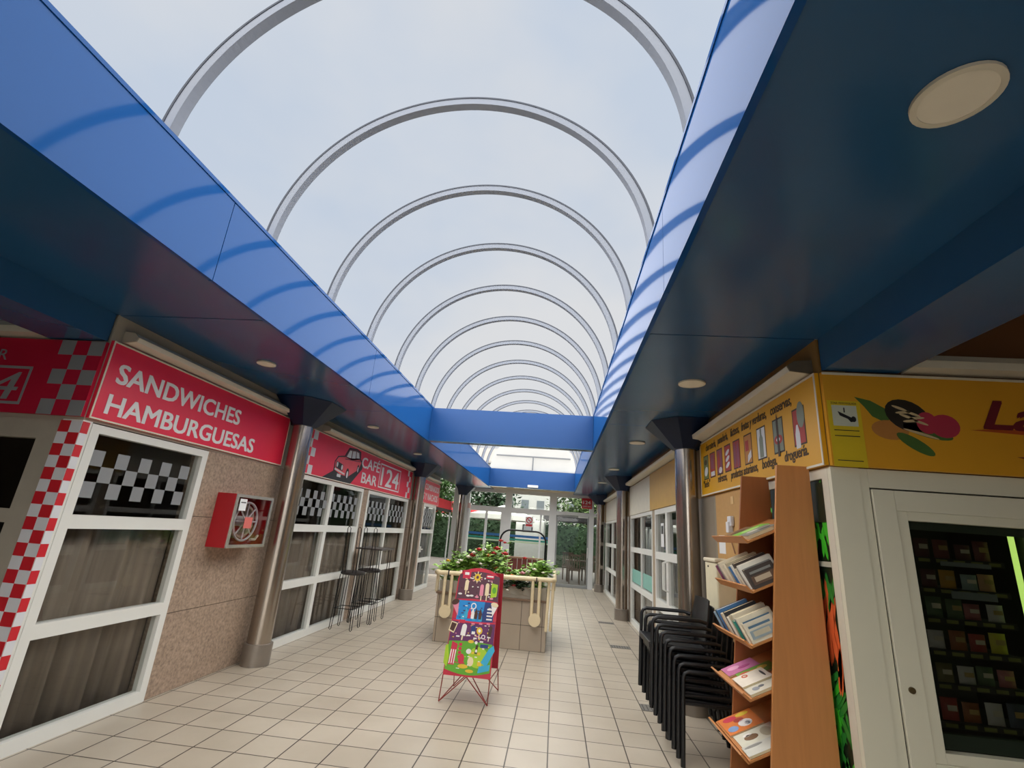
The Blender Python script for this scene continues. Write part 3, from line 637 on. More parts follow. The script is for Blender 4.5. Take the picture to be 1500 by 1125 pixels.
def passage_lamp(x0, x1, lab):
    t = thing('sign_lamp', lab, 'lamp', ((x0 + x1) / 2, 3.05, 2.74), 'lamp housings above the shop signs')
    pr = [(x0, 3.07, 2.735), (x0, 2.96, 2.745), (x0, 2.95, 2.79), (x0, 2.98, 2.835), (x0, 3.07, 2.84)]
    MB().prism(pr, (x1 - x0, 0, 0)).build('housing', M_lamp, t)
passage_lamp(2.13, 5.1, 'cream lamp housing above the ochre sign facing the side passage')
passage_lamp(-6.1, -3.90, 'cream lamp housing above the numbered red sign on the left corner')

# ------------------------------------------------------------------ left corner door (side passage)
d = thing('door_3', '', ''); del d['label']; del d['category']; d['kind'] = 'structure'; d.location = (-4.3, 3.1, 0)
mb = MB(); x0, x1 = -5.3, XL - .171
mb.box(x1 - .15, x1, 3.066, 3.14, 0, 2.12).box(x0, x0 + .12, 3.066, 3.14, 0, 2.12).box(x0 + .12, x1 - .15, 3.066, 3.14, 1.98, 2.12).box(x0 + .12, x1 - .15, 3.066, 3.14, 1.40, 1.49).box(x0 + .12, x1 - .15, 3.066, 3.14, 0, .12).box(x0 + .12, x1 - .15, 3.066, 3.14, .68, .78)
mb.build('frame', pm('grey_beige_frame', '#a39b8d', .5), d)
for a, b in ((.12, .68), (.78, 1.40), (1.49, 1.98)): MB().box(x0 + .11, x1 - .14, 3.09, 3.096, a, b).build('pane', M_glass, d)
struct(MB().box(-9, x0, 3.07, 3.2, 0, 2.1).build('wall_left_passage', M_granite))

# ------------------------------------------------------------------ fire hose cabinet
h = thing('fire_hose_cabinet', 'red fire hose cabinet with a glass front on the granite wall', 'fire hose cabinet', (XL, 4.96, 1.235))
M_fr = pm('fire_red', '#b01824', .4, 0, .05); y0, y1, z0, z1, xf = 4.65, 5.29, 1.235, 1.755, -3.185
mb = MB().box(XL + .001, XL + .02, y0, y1, z0, z1)
for q in ((XL + .02, xf, y0, y0 + .015, z0, z1), (XL + .02, xf, y1 - .015, y1, z0, z1), (XL + .02, xf, y0 + .015, y1 - .015, z0, z0 + .015), (XL + .02, xf, y0 + .015, y1 - .015, z1 - .015, z1)): mb.box(*q)
mb.build('case', M_fr, h)
mb = MB()
for q in ((y0, y1, z0, z0 + .03), (y0, y1, z1 - .03, z1), (y0, y0 + .03, z0 + .03, z1 - .03), (y1 - .03, y1, z0 + .03, z1 - .03)): mb.box(xf, xf + .015, *q)
fr = mb.build('door_frame', pm('chrome_trim', '#c5c0bb', .25, .7), h)
MB().box(xf + .004, xf + .009, y0 + .03, y1 - .03, z0 + .03, z1 - .03).build('glass_front', glassmat('hose_glass', (.88, .84, .84), 1.5, .03, .08), fr)
mb = MB(); yc, zc_ = 4.93, 1.49
for k in range(5): mb.tube([(XL + .05 + .025 * k, yc + .155 * math.cos(a), zc_ + .155 * math.sin(a)) for a in [2 * math.pi * i / 28 for i in range(28)]], .016, 8, True)
mb.build('hose', pm('pale_hose', '#b9a898', .6), h, smooth=True)
mb = MB(); mb.tube([(XL + .02, yc, zc_), (XL + .17, yc, zc_)], .05, 20)
for a in range(0, 180, 45):
    c_, s_ = math.cos(R(a)), math.sin(R(a)); mb.tube([(XL + .175, yc - .18 * c_, zc_ - .18 * s_), (XL + .175, yc + .18 * c_, zc_ + .18 * s_)], .008, 6)
mb.tube([(XL + .175, yc + .19 * math.cos(a), zc_ + .19 * math.sin(a)) for a in [2 * math.pi * i / 32 for i in range(32)]], .012, 6, True)
mb.build('reel', M_chkw, h, smooth=True)
MB().box(xf + .010, xf + .013, y0 + .06, y0 + .17, z1 - .16, z1 - .045).mat(1).box(xf + .0125, xf + .0145, y0 + .075, y0 + .155, z1 - .085, z1 - .075).build('label_sticker', [M_lett, M_black], fr)
MB().box(xf + .010, xf + .0125, y0 + .20, y0 + .33, z0 + .19, z0 + .30).build('warning_sticker', pm('pale_red_sticker', '#cf6a62', .5), fr)
MB().tube([(xf - .03, 5.08, 1.31), (xf - .03, 5.16, 1.31), (xf - .03, 5.2, 1.35)], .014, 8).build('nozzle', M_trimc, h)

# ------------------------------------------------------------------ bar table and stools
def hairpin(mb, x, y, z, dx, dy, w_=.045, r=.006):
    px_, py_ = (w_, 0) if abs(dy) < 0 else (w_ * .7, w_ * .7)
    mb.tube([(x - px_ * .5, y - py_ * .5, z), (x + dx - px_ * .35, y + dy - py_ * .35, .02), (x + dx, y + dy, .007), (x + dx + px_ * .35, y + dy + py_ * .35, .02), (x + px_ * .5, y + py_ * .5, z)], r, 6)
tx0, tx1, ty0, ty1, tz = -3.29, -2.84, 8.18, 8.84, 1.13
t = thing('bar_table', 'tall narrow black bar table standing against the café window', 'table', ((tx0 + tx1) / 2, (ty0 + ty1) / 2, 0))
MB().box(tx0, tx1, ty0, ty1, tz, tz + .025).build('tabletop', pm('dark_tabletop', '#4a423e', .35), t, bevel=.004)
for x in (tx0 + .06, tx1 - .06):
    for y in (ty0 + .06, ty1 - .06):
        mb = MB(); hairpin(mb, x, y, tz, .02 if x > -3.1 else -.02, .01 if y > 8.4 else -.01); mb.build('leg', M_wire, t, smooth=True)
mb = MB(); a = [(tx0 + .05, ty0 + .05, .30), (tx1 - .05, ty0 + .05, .30), (tx1 - .05, ty1 - .05, .30), (tx0 + .05, ty1 - .05, .30)]; mb.tube(a, .006, 6, True); mb.build('foot_rail', M_wire, t)
def stool(cx, cy, lab):
    t = thing('bar_stool', lab, 'bar stool', (cx, cy, 0), 'wire bar stools at the bar table'); H = .775
    MB().lathe((cx, cy, H), [(.17, 0), (.185, .01), (.185, .035), (.16, .05)], 28).build('seat', pm('stool_seat', '#2a2422', .5), t, smooth=True)
    for sx_ in (-1, 1):
        for sy_ in (-1, 1):
            mb = MB(); hairpin(mb, cx + sx_ * .13, cy + sy_ * .11, H + .005, sx_ * .03, sy_ * .04); mb.build('leg', M_wire, t, smooth=True)
    mb = MB(); mb.tube([(cx - .15, cy - .14, .30), (cx + .15, cy - .14, .30), (cx + .15, cy + .14, .30), (cx - .15, cy + .14, .30)], .006, 6, True); mb.build('foot_rail', M_wire, t)
    mb = MB()
    for x in (cx - .11, cx + .06): mb.tube([(x, cy - .165, H + .02), (x - .005, cy - .21, 1.46), (x + .02, cy - .215, 1.49), (x + .045, cy - .21, 1.46), (x + .05, cy - .165, H + .02)], .006, 6)
    mb.build('back_wire', M_wire, t, smooth=True)
    return t
st = stool(-3.11, 7.78, 'black wire bar stool at the near end of the bar table')
o2 = dup(st, (-3.07, 8.37, 0), 'black wire bar stool tucked under the bar table')

# ------------------------------------------------------------------ tiled planter, rail, flowers
px0, px1, py0, py1 = -1.70, -.065, 7.6, 9.25
pl = thing('planter', 'large tiled planter with cream tube rail in the middle of the passage', 'planter', ((px0 + px1) / 2, (py0 + py1) / 2, 0))
MB().box(px0, px1, py0, py1, 0, .645).build('tiled_base', M_ptile, pl, bevel=.004)
MB().box(px0 - .015, px1 + .02, py0 - .03, py1 + .02, .645, .675).build('ledge', pm('brown_ledge', '#6d5643', .6), pl, bevel=.004)
mb = MB()
for q in ((px0 + .02, px1 - .02, py0 + .02, py0 + .08), (px0 + .02, px1 - .02, py1 - .08, py1 - .02), (px0 + .02, px0 + .08, py0 + .08, py1 - .08), (px1 - .08, px1 - .02, py0 + .08, py1 - .08)): mb.box(*q, .675, .83)
mb.prism([(px0 + .9, py0 + .018, .71), (px0 + 1.02, py0 + .018, .76), (px0 + 1.14, py0 + .018, .71), (px0 + 1.02, py0 + .018, .735)], (0, -.006, 0)).prism([(px0 + 1.12, py0 + .018, .71), (px0 + 1.24, py0 + .018, .76), (px0 + 1.36, py0 + .018, .71), (px0 + 1.24, py0 + .018, .735)], (0, -.006, 0))
mb.build('trough', M_conc, pl)
MB().box(px0 + .08, px1 - .08, py0 + .08, py1 - .08, .676, .80).build('soil', M_soil, pl)
rx0, rx1, ry0, ry1 = px0 - .035, px1 + .09, py0 - .07, py1 + .07
mb = MB(); mb.tube([(rx0, ry1, .94), (rx0, ry0 + .04, .94), (rx0 + .04, ry0, .94), (rx1 - .04, ry0, .965), (rx1, ry0 + .04, .965), (rx1, ry1, .965)], .032, 12); mb.build('rail', M_crm, pl, smooth=True)
for x, y in ((rx0, ry0 + .16), (rx0, ry1 - .1), (rx1, ry1 - .1)):
    MB().cyl((x, y, 0 if False else .675 - .02), (x, y, .95), .026, 10).box(min(x, x + (.09 if x < -1 else -.09)), max(x, x + (.09 if x < -1 else -.09)), y - .02, y + .02, .655, .672).build('post', M_crm, pl, smooth=False)
mb = MB()
for dx in (-.012, -.075): mb.cyl((rx1 + dx + .0, ry0 + .07, .95), (rx1 + dx - .02, ry0 + .09 + dx, .28), .022, 10)
mb.build('post', M_crm, pl, smooth=True)
for hx_, hz in ((px0 + .16, .42), (px1 - .17, .42)):
    mb = MB()
    for dx in (-.05, .05):
        mb.cyl((hx_ + dx, ry0, .95), (hx_ + dx, ry0 - .005, hz), .024, 10)
    mb.tube([(hx_, ry0 - .035, hz), (hx_, ry0 + .025, hz)], .086, 24)
    hg_ = mb.build('hanger', M_crm, pl, smooth=True)
    MB().box(hx_ - .008, hx_ + .008, ry0 - .037, ry0 + .036, .90, .985).build('strap', M_black, hg_)
M_fl = {'red': pm('red_petal', '#b3262c', .6), 'white': pm('white_petal', '#e3ddd0', .6), 'pink': pm('pink_petal', '#d99aa5', .6), 'orange': pm('orange_petal', '#c4552a', .6), 'yellow': pm('yellow_petal', '#c9a52a', .6)}
def leaf(mb, p, d, L, W):
    d = d.normalized(); s_ = d.cross(Vector((random.uniform(-.4, .4), random.uniform(-.4, .4), 1))); s_ = s_.normalized() if s_.length > .01 else Vector((1, 0, 0)); n = s_.cross(d)
    mb.add([p, p + d * L * .5 + s_ * W - n * W * .3, p + d * L, p + d * L * .5 - s_ * W - n * W * .3], [(0, 1, 2), (0, 2, 3)])
def bloom(par, c, r, col):
    mb = MB(); c = Vector(c)
    for k in range(9):
        a = k * 2.4; d_ = Vector((math.cos(a), math.sin(a), .35 + .05 * k)); leaf(mb, c - Vector((0, 0, r * .3)), d_, r * 1.15, r * .42)
    mb.ball(c, r * .5, r * .5, r * .45, 8, 5)
    return mb.build('bloom', M_fl[col], par)
def plant(cx, cy, hgt, spread, nleaf, blooms, lab, z0=.80, lm=None):
    t = thing('flowering_plant', lab, 'plant', (cx, cy, z0), 'flowering plants growing in the planter')
    mb = MB(); sb = MB(); tips = []
    for k in range(9):
        a = random.uniform(0, 6.28); q = random.uniform(.2, 1) * spread; top = Vector((cx + q * math.cos(a), cy + q * math.sin(a) * .7, z0 + hgt * random.uniform(.6, 1)))
        b = Vector((cx + .2 * q * math.cos(a), cy + .2 * q * math.sin(a), z0 - .04)); md = b.lerp(top, .5) + Vector((0, 0, .08)); sb.tube([b, md, top], [.006, .005, .003], 5); tips.append((b, md, top))
    for i in range(nleaf):
        b, md, top = random.choice(tips); u = random.random() ** .6; p = (b.lerp(md, u * 2) if u < .5 else md.lerp(top, u * 2 - 1)) + Vector([random.gauss(0, .045) for _ in range(3)])
        p.z = max(p.z, z0 + .01); p.y = max(p.y, py0 - .02)
        a = random.uniform(0, 6.28); leaf(mb, p, Vector((math.cos(a), math.sin(a), random.uniform(-.3, .5))), random.uniform(.055, .115), random.uniform(.018, .034))
    sb.build('stem', M_stem, t); mb.build('foliage', lm or M_leaf, t)
    for col, dx, dz, r in blooms: bloom(t, (cx + dx, cy - random.uniform(.12, .26), z0 + dz + .05), r * 1.25, col)
plant(-1.55, 7.85, .30, .24, 620, [('yellow', -.05, .26, .035), ('white', .1, .24, .03), ('white', -.1, .08, .03), ('white', .16, .12, .03)], 'low leafy plant with a yellow bloom at the planter\'s left end')
plant(-1.28, 7.95, .44, .27, 900, [('white', -.15, .27, .035), ('white', .05, .40, .035), ('red', .02, .36, .05), ('white', -.03, .33, .04), ('white', .16, .24, .03), ('white', -.2, .18, .03), ('white', .1, .12, .03), ('red', .12, .45, .045), ('white', -.08, .08, .03)], 'tall bushy plant with red and white blooms left of the planter centre')
plant(-1.0, 8.2, .58, .26, 800, [('orange', -.05, .36, .05), ('red', .10, .48, .055), ('orange', .12, .18, .05), ('white', -.1, .44, .035), ('red', .04, .40, .045), ('white', .0, .28, .035), ('red', .14, .60, .04), ('white', .15, .32, .03)], 'tallest plant with orange and red blooms behind the ice cream stand')
plant(-.80, 7.95, .36, .12, 130, [('red', .05, .42, .05), ('red', .03, .58, .03), ('white', .05, .10, .05)], 'sparse plant with long-stemmed red blooms in the planter centre')
plant(-.56, 7.85, .22, .22, 620, [('orange', -.05, .12, .045), ('pink', .10, .17, .045), ('red', .12, .38, .035), ('white', .02, .06, .035), ('white', -.15, .06, .045), ('white', .16, .05, .035)], 'low plant with pink and orange blooms right of the planter centre')
plant(-.24, 7.9, .36, .24, 900, [('white', -.04, .24, .03), ('white', .09, .20, .025), ('red', -.10, .12, .03), ('white', .0, .08, .03), ('white', -.14, .2, .03)], 'leafy green plant at the planter\'s right end')
plant(-.45, 7.70, .04, .24, 220, [('red', -.12, .0, .028), ('white', -.2, -.06, .022)], 'trailing plant spilling over the planter front under the rail', .80, M_leafd)

# black arched bench behind the planter
b = thing('garden_bench', 'bench with a black arched tube frame and dark red slat back behind the planter', 'bench', (-.6, 9.75, 0))
yb = 9.72; pts = [(-1.03, yb, 0), (-1.05, yb, 1.38)] + [(-.85 - .2 * math.cos(R(a)), yb, 1.43 + .2 * math.sin(R(a))) for a in range(10, 91, 16)] + [(-.37 + .2 * math.sin(R(a)), yb, 1.43 + .2 * math.cos(R(a))) for a in range(0, 81, 16)] + [(-.165, yb, 1.38), (-.165, yb, 0)]
MB().tube(pts, .017, 10).build('arch_frame', M_wire, b, smooth=True)
mb = MB()
for k in range(8): mb.box(-.97 + .094 * k, -.97 + .094 * k + .084, yb - .035, yb - .012, .55, 1.12)
mb.build('slat_back', pm('dark_red_slats', '#6e3128', .6, 0, .15), b)
MB().box(-.99, -.2, yb - .05, yb + .02, 1.12, 1.15).build('top_rail', pm('tan_rail', '#9b7a5f', .6), b)
MB().box(-1.04, -.17, yb + .01, yb + .42, .42, .46).cyl((-1.0, yb + .36, 0), (-1.0, yb + .36, .42), .02).cyl((-.2, yb + .36, 0), (-.2, yb + .36, .42), .02).build('seat', pm('dark_red_seat', '#5d2a22', .6), b)

# ------------------------------------------------------------------ ice cream price stand
ic = thing('ice_cream_stand', 'colourful ice cream poster stand on thin red wire legs', 'sign stand', (-.79, 5.3, 0))
yF, yT = 5.17, 5.30; ang = (yT - yF) / .98
def fpt(u, v): return (-.783 + u * (1 - .10 * v) + .028 * v * 1.0, yF + ang * v, .235 + v)     # u across, v up the leaning board
def board(mb, off, pts, th):
    n = Vector((0, -1, ang)).normalized(); mb.prism([Vector(fpt(u, v)) + n * off for u, v in pts], n * th)
out = [(-.232, 0), (.232, 0), (.238, .86)] + [(.238 * math.cos(R(a)), .86 + .115 * math.sin(R(a))) for a in range(15, 180, 15)] + [(-.238, .86)]
mb = MB(); board(mb, -.012, out, .012); fb = mb.build('front_board', pm('stand_red', '#c0203a', .4), ic)
mats = [pm('plum_print', '#5a3444', .5), pm('sky_blue_print', '#1c86cc', .5), pm('purple_print', '#61285f', .5), pm('green_print', '#5fa62a', .5), pm('cream_print', '#e6d5b0', .5), pm('choc_print', '#4a2a22', .5),
        pm('pink_print', '#e08aa0', .5), pm('white_print', '#ece8e6', .5), pm('stand_red_print', '#c92a48', .5), pm('lime_print', '#a8cc2c', .5), pm('aqua_print', '#35a9cf', .5), pm('yellow_print', '#e2bd34', .5), pm('navy_print', '#243a78', .5)]
mb = MB()
def P(i, pts, lift): mb.mat(i); board(mb, lift, pts, .0012)
def band(v0, v1, c0, c1, u0=-.228, u1=.23):
    n = 12; lo = [(u0 + (u1 - u0) * k / n, v0 + c0 * math.sin(math.pi * k / n)) for k in range(n + 1)]; hi = [(u0 + (u1 - u0) * k / n, v1 + c1 * math.sin(math.pi * k / n)) for k in range(n + 1)]
    return lo + hi[::-1]
P(0, band(.66, .90, .015, .04, -.226, .235), 0); P(1, band(.475, .66, -.01, .0, -.19, .20), .001); P(2, band(.275, .49, .0, -.008), .0006); P(3, band(.05, .29, -.035, .01, -.225, .22), .0016)
P(8, band(.47, .485, -.01, -.01), .0018); P(8, band(.655, .668, .012, .012), .0005)
P(12, [(.08, .47), (.20, .48), (.21, .66), (.10, .66)], .0015); P(8, rect(-.19, .865, -.10, .945), .002); P(7, rect(-.17, .90, -.12, .925), .003); P(8, rect(.08, .88, .17, .92), .002); P(7, rect(.09, .895, .16, .908), .003)
def lolly(u, v, w_, h_, c, rot=0):
    def rt(pts): 
        c_, s_ = math.cos(R(rot)), math.sin(R(rot)); return [(u + a * c_ - b_ * s_, v + a * s_ + b_ * c_) for a, b_ in pts]
    P(4, rt(rect(-w_ * .14, -h_ * .85, w_ * .14, 0)), .003); P(c, rt([(-w_ / 2, -h_ * .45), (w_ / 2, -h_ * .45), (w_ / 2, h_ * .35)] + [(w_ / 2 * math.cos(R(a)), h_ * .35 + w_ / 2 * math.sin(R(a))) for a in range(30, 180, 30)] + [(-w_ / 2, h_ * .35)]), .004)
def cone(u, v, w_, h_, c1, c2, rot=0):
    c_, s_ = math.cos(R(rot)), math.sin(R(rot)); f = lambda pts: [(u + a * c_ - b_ * s_, v + a * s_ + b_ * c_) for a, b_ in pts]
    P(c1, f([(0, -h_ / 2), (w_ / 2, h_ * .3), (-w_ / 2, h_ * .3)]), .004); P(c2, f(ell(0, h_ * .33, w_ * .55, h_ * .16)), .0052)
P(11, ell(-.02, .885, .035, .035), .003); P(0, ell(-.02, .885, .015, .015), .0045)
for a in range(0, 360, 45): P(4, ell(-.02 + .045 * math.cos(R(a)), .885 + .045 * math.sin(R(a)), .014, .005, 8, rot=a), .002)
lolly(-.13, .80, .04, .10, 4); lolly(.045, .765, .04, .11, 6); lolly(.105, .775, .042, .12, 4); P(9, [(.15, .70), (.215, .72), (.22, .83), (.15, .84)], .003); P(3, ell(.185, .775, .022, .03), .0045)
for u in (-.19, -.06, -.1, 0.0, .16): P(7 if u < 0 else 6, ell(u, .70 + .02 * math.sin(u * 60), .022, .009), .003)
cone(-.205, .59, .075, .16, 6, 5, 20); cone(.20, .60, .075, .13, 7, 4, -8)
P(7, ell(-.02, .615, .03, .03), .003); P(1, ell(-.02, .615, .02, .02), .0045)
for u, c in ((-.09, 10), (-.055, 8), (-.02, 7), (.015, 5), (.06, 5), (.10, 12)): P(c, [(u - .014, .50), (u + .014, .50), (u + .02, .55), (u, .60), (u - .02, .55)], .003)
for u in (-.14, -.02, .05): P(10, rect(u, .485, u + .035, .53), .0024)
for k in range(4): P(7, rect(.13, .50 + .03 * k, .19, .513 + .03 * k), .003)
P(4, [(-.25, .38), (-.19, .36), (-.16, .45), (-.23, .465)], .003); P(5, [(-.238, .39), (-.195, .373), (-.172, .443), (-.225, .455)], .0045)
lolly(-.09, .39, .05, .10, 7, -6); P(12, rect(-.015, .37, .03, .44), .003); P(7, rect(-.005, .365, .03, .39), .0045); P(11, ell(.075, .40, .03, .032), .003); P(7, ell(.075, .40, .014, .015), .0045); P(4, rect(.07, .33, .08, .37), .003)
lolly(.185, .40, .035, .10, 5, -8); P(7, ell(.12, .35, .02, .02), .003); P(2, ell(.12, .35, .012, .012), .0045)
for u, v in ((-.16, .33), (-.05, .345), (.02, .325), (.16, .345), (.09, .30), (-.02, .45), (.14, .46), (.06, .455)): P(7 if v < .4 else 6, rect(u, v, u + .035, v + .012), .003)
P(11, ell(.0, .30, .03, .014), .003); P(7, ell(.055, .295, .014, .014), .003); P(8, rect(-.15, .455, -.09, .485), .004)
P(8, [(-.20, .09), (-.14, .09), (-.13, .27), (-.19, .29)], .003)
for k in range(3): P(7, [(-.195 + .022 * k, .10), (-.186 + .022 * k, .10), (-.18 + .022 * k, .22), (-.19 + .022 * k, .22)], .0045)
P(9, [(-.245, .10), (-.21, .07), (-.20, .15), (-.225, .26), (-.25, .25)], .003); P(9, ell(.09, .17, .10, .09), .0025); P(8, ell(-.075, .145, .03, .045), .004); P(11, ell(-.05, .085, .05, .018), .004)
for k in range(4): P(8, rect(-.115, .15 + .035 * k, -.085, .175 + .035 * k), .0045)
P(7, ell(-.01, .215, .026, .022), .004); P(5, [(.05, .20), (.075, .20), (.08, .28), (.055, .27)], .004); P(7, ell(.065, .225, .01, .014), .0052); P(11, rect(.08, .19, .11, .215), .004); P(11, rect(.02, .195, .045, .215), .004)
P(10, [(.12, .13), (.18, .10), (.25, .24), (.235, .285), (.19, .25)], .005); P(10, [(.10, .04), (.21, .07), (.215, .12), (.11, .10)], .004); P(12, rect(.10, .255, .18, .285), .0045); P(11, rect(.09, .10, .13, .135), .005); P(4, ell(.02, .13, .03, .04), .0035); P(11, ell(.02, .05, .04, .014), .004)
random.seed(21)
for v0, v1, cols in ((.69, .90, (4, 7, 6, 5)), (.50, .645, (7, 10, 5, 12)), (.30, .46, (7, 6, 4, 11)), (.06, .27, (11, 7, 9, 8))):      # small captions and scoops between the ices
    for k in range(26):
        u, v = random.uniform(-.19, .19), random.uniform(v0, v1); c = random.choice(cols)
        P(c, ell(u, v, random.uniform(.006, .014), random.uniform(.004, .008), 8) if k % 2 else rect(u, v, u + random.uniform(.015, .035), v + random.uniform(.005, .01)), .0022 + .00003 * k)
mb.build('poster', mats, fb)
mb = MB()                                                   # rear board
yR = 5.62
mb.prism([(-.985, yR - .02, .23), (-.525, yR - .02, .23), (-.515, yT + .05, 1.17), (-.955, yT + .05, 1.17)], (0, .01, 0)); mb.build('rear_board', pm('stand_red_rear', '#a81d33', .5), ic)
mb = MB(); r = .0055
A, B_, Cc = fpt(-.228, 0), fpt(.228, 0), fpt(0, 0); fl, fr_ = (-1.03, 5.18, .006), (-.565, 5.21, .006); rl, rr = (-.985, 5.68, .006), (-.515, 5.70, .006)
for p, q in ((A, fl), (B_, fr_), (Cc, fl), (Cc, fr_), ((-.985, yR - .015, .23), rl), ((-.525, yR - .015, .23), rr), ((-.75, yR - .015, .23), rl), ((-.75, yR - .015, .23), rr), ((-.80, 5.4, .24), fr_), ((-.82, 5.4, .24), fl), (A, (-.985, yR - .015, .23)), (B_, (-.525, yR - .015, .23))): mb.tube([p, q], r, 6)
mb.build('wire_legs', pm('red_brown_wire', '#8a3a34', .5), ic)

# ------------------------------------------------------------------ bookshelf with tilted trays
ys0, ys1, xw = 3.30, 3.90, 1.618
bs = thing('bookshelf', 'tall beech bookshelf with five tilted trays at the right shop front', 'bookshelf', (1.4, 3.6, 0))
for nm, y, m in (('side_panel', ys0 - .02, M_wood), ('side_panel', ys1, M_woodd)):
    MB().prism([(xw, y, 0), (1.21, y, 0), (1.42, y, 2.147), (xw, y, 2.147)], (0, .022, 0)).build(nm, m, bs, bevel=.002)
MB().box(xw - .012, xw, ys0 + .002, ys1, .05, 1.80).build('back_panel', M_woodd, bs)
MB().box(1.23, xw - .012, ys0 + .002, ys1, .06, .085).build('bottom_shelf', M_wood, bs)
TR = {1: (1.225, 1.645), 2: (1.235, 1.352), 3: (1.205, 1.045), 4: (1.18, .765), 5: (1.15, .458)}
def tray_axes(k): x, z = TR[k]; a = Vector((1, 0, .47)).normalized(); return Vector((x, 0, z)), a, Vector((-a.z, 0, a.x))
for k in TR:
    o3, a, n = tray_axes(k); L_ = (xw - .016 - o3.x) / a.x
    y0, y1 = ys0 + .004, ys1 - .002
    mb = MB(); mb.prism([o3 + Vector((0, y0, 0)), o3 + a * L_ + Vector((0, y0, 0)), o3 + a * L_ + n * .014 + Vector((0, y0, 0)), o3 + n * .014 + Vector((0, y0, 0))], (0, y1 - y0, 0))
    mb.prism([o3 + Vector((0, y0 - .001, 0)) - a * .012, o3 + Vector((0, y0 - .001, 0)), o3 + n * .055 + Vector((0, y0 - .001, 0)) - a * .022, o3 + n * .055 + Vector((0, y0 - .001, 0)) - a * .034], (0, y1 - y0 + .002, 0))
    mb.build('tray', M_wood, bs, bevel=.0015)
def slab(k, u0, u1, y0, y1, h0, h1, tilt=0., sk=0.):
    """a box on tray k: u along the tray from the lip, y across, h above the tray"""
    o3, a, n = tray_axes(k); o3 = o3 + n * .0155; vs = []
    for hh in (h0, h1):
        for yy in (y0, y1):
            for uu in (u0, u1): vs.append(o3 + a * (uu + sk * hh) + n * hh + Vector((0, yy + tilt * hh, 0)))
    return vs
BOXF = [(0, 2, 3, 1), (4, 5, 7, 6), (0, 1, 5, 4), (2, 6, 7, 3), (0, 4, 6, 2), (1, 3, 7, 5)]
BKM = {}
def bkm(c):
    if c not in BKM: BKM[c] = pm('cover_' + c.strip('#'), c, .5, 0, .12, 20)
    return BKM[c]
M_page = pm('book_pages', '#d8c9a4', .8, 0, .10, 60)
def book(k, u0, y, th, dp, hg, col, lab, grp, tilt=0., art=False, i_=0):
    t = thing('book', lab, 'book', (0, 0, 0), grp); o3, a, n = tray_axes(k); t.location = o3 + a * (u0 + dp / 2) + n * .0155 + Vector((0, y, 0))
    c = .0022; mb = MB(); mb.add(slab(k, u0, u0 + dp, y, y + c, 0, hg, tilt), BOXF); mb.add(slab(k, u0, u0 + dp, y + th - c, y + th, 0, hg, tilt), BOXF); mb.add(slab(k, u0, u0 + c, y + c, y + th - c, 0, hg, tilt), BOXF)
    mb.build('cover', bkm(col), t); MB().add(slab(k, u0 + c, u0 + dp - .004, y + c, y + th - c, .003, hg - .003, tilt), BOXF).build('pages', M_page, t)
    if art:
        mb = MB().mat(0).add(slab(k, u0 + .012, u0 + dp - .015, y - .0008, y - .0001, .02, hg * .62), BOXF).mat(1).add(slab(k, u0 + .03, u0 + dp - .05, y - .0016, y - .0009, hg * .3, hg * .55), BOXF).mat(2).add(slab(k, u0 + .015, u0 + dp - .03, y - .0008, y - .0001, hg * .74, hg * .86), BOXF)
        mb.build('cover_picture', [bkm('#9fb0b8'), bkm('#cfc7ae'), bkm('#5a7a94')] if i_ % 2 else [bkm('#6b5444'), bkm('#cbb9a0'), bkm('#8a8c88')], t)
CN = {'#d9cfb8': 'cream', '#e4e0d4': 'white', '#b9ad92': 'tan', '#7a3b5c': 'plum', '#3b6ea0': 'blue', '#8fa9bd': 'pale blue', '#c98a22': 'mustard', '#c9742a': 'orange', '#2c8c7c': 'teal', '#33556b': 'slate blue', '#a5605c': 'dusty red', '#463c36': 'dark brown', '#8a8c88': 'grey', '#222428': 'black', '#c0a565': 'straw'}
ORD = ['first', 'second', 'third', 'fourth', 'fifth', 'sixth', 'seventh', 'eighth', 'ninth', 'tenth', 'eleventh', 'twelfth', 'thirteenth', 'fourteenth', 'fifteenth', 'sixteenth', 'seventeenth', 'eighteenth', 'nineteenth', 'twentieth']
def row(k, cols, where, grp, h0):
    y = ys1 - .052
    for i, c in enumerate(cols):
        th = [.026, .031, .024, .034, .028][(i * 3) % 5]; y -= th + .003
        if y < ys0 + .008: break
        book(k, .004 + .009 * ((i * 7) % 3), y, th, .185 + .012 * ((i * 5) % 4), h0 + .009 * ((i * 5) % 4), c, '%s book, %s from the far end of the %s tray' % (CN[c], ORD[i], where), grp, .28, i >= 13, k)
row(2, ['#7a3b5c', '#8a8c88', '#e4e0d4', '#d9cfb8', '#d9cfb8', '#e4e0d4', '#d9cfb8', '#b9ad92', '#d9cfb8', '#3b6ea0', '#e4e0d4', '#463c36', '#d9cfb8', '#8a8c88', '#a5605c', '#e4e0d4', '#463c36', '#d9cfb8', '#b9ad92', '#8a8c88'], 'upper book', 'books on the upper book tray', .115)
row(3, ['#8fa9bd', '#222428', '#c98a22', '#3b6ea0', '#c98a22', '#a5605c', '#d9cfb8', '#222428', '#c0a565', '#e4e0d4', '#b9ad92', '#d9cfb8', '#2c8c7c', '#33556b', '#c9742a', '#d9cfb8', '#d9cfb8', '#b9ad92', '#8fa9bd', '#e4e0d4'], 'lower book', 'books on the lower book tray', .11)
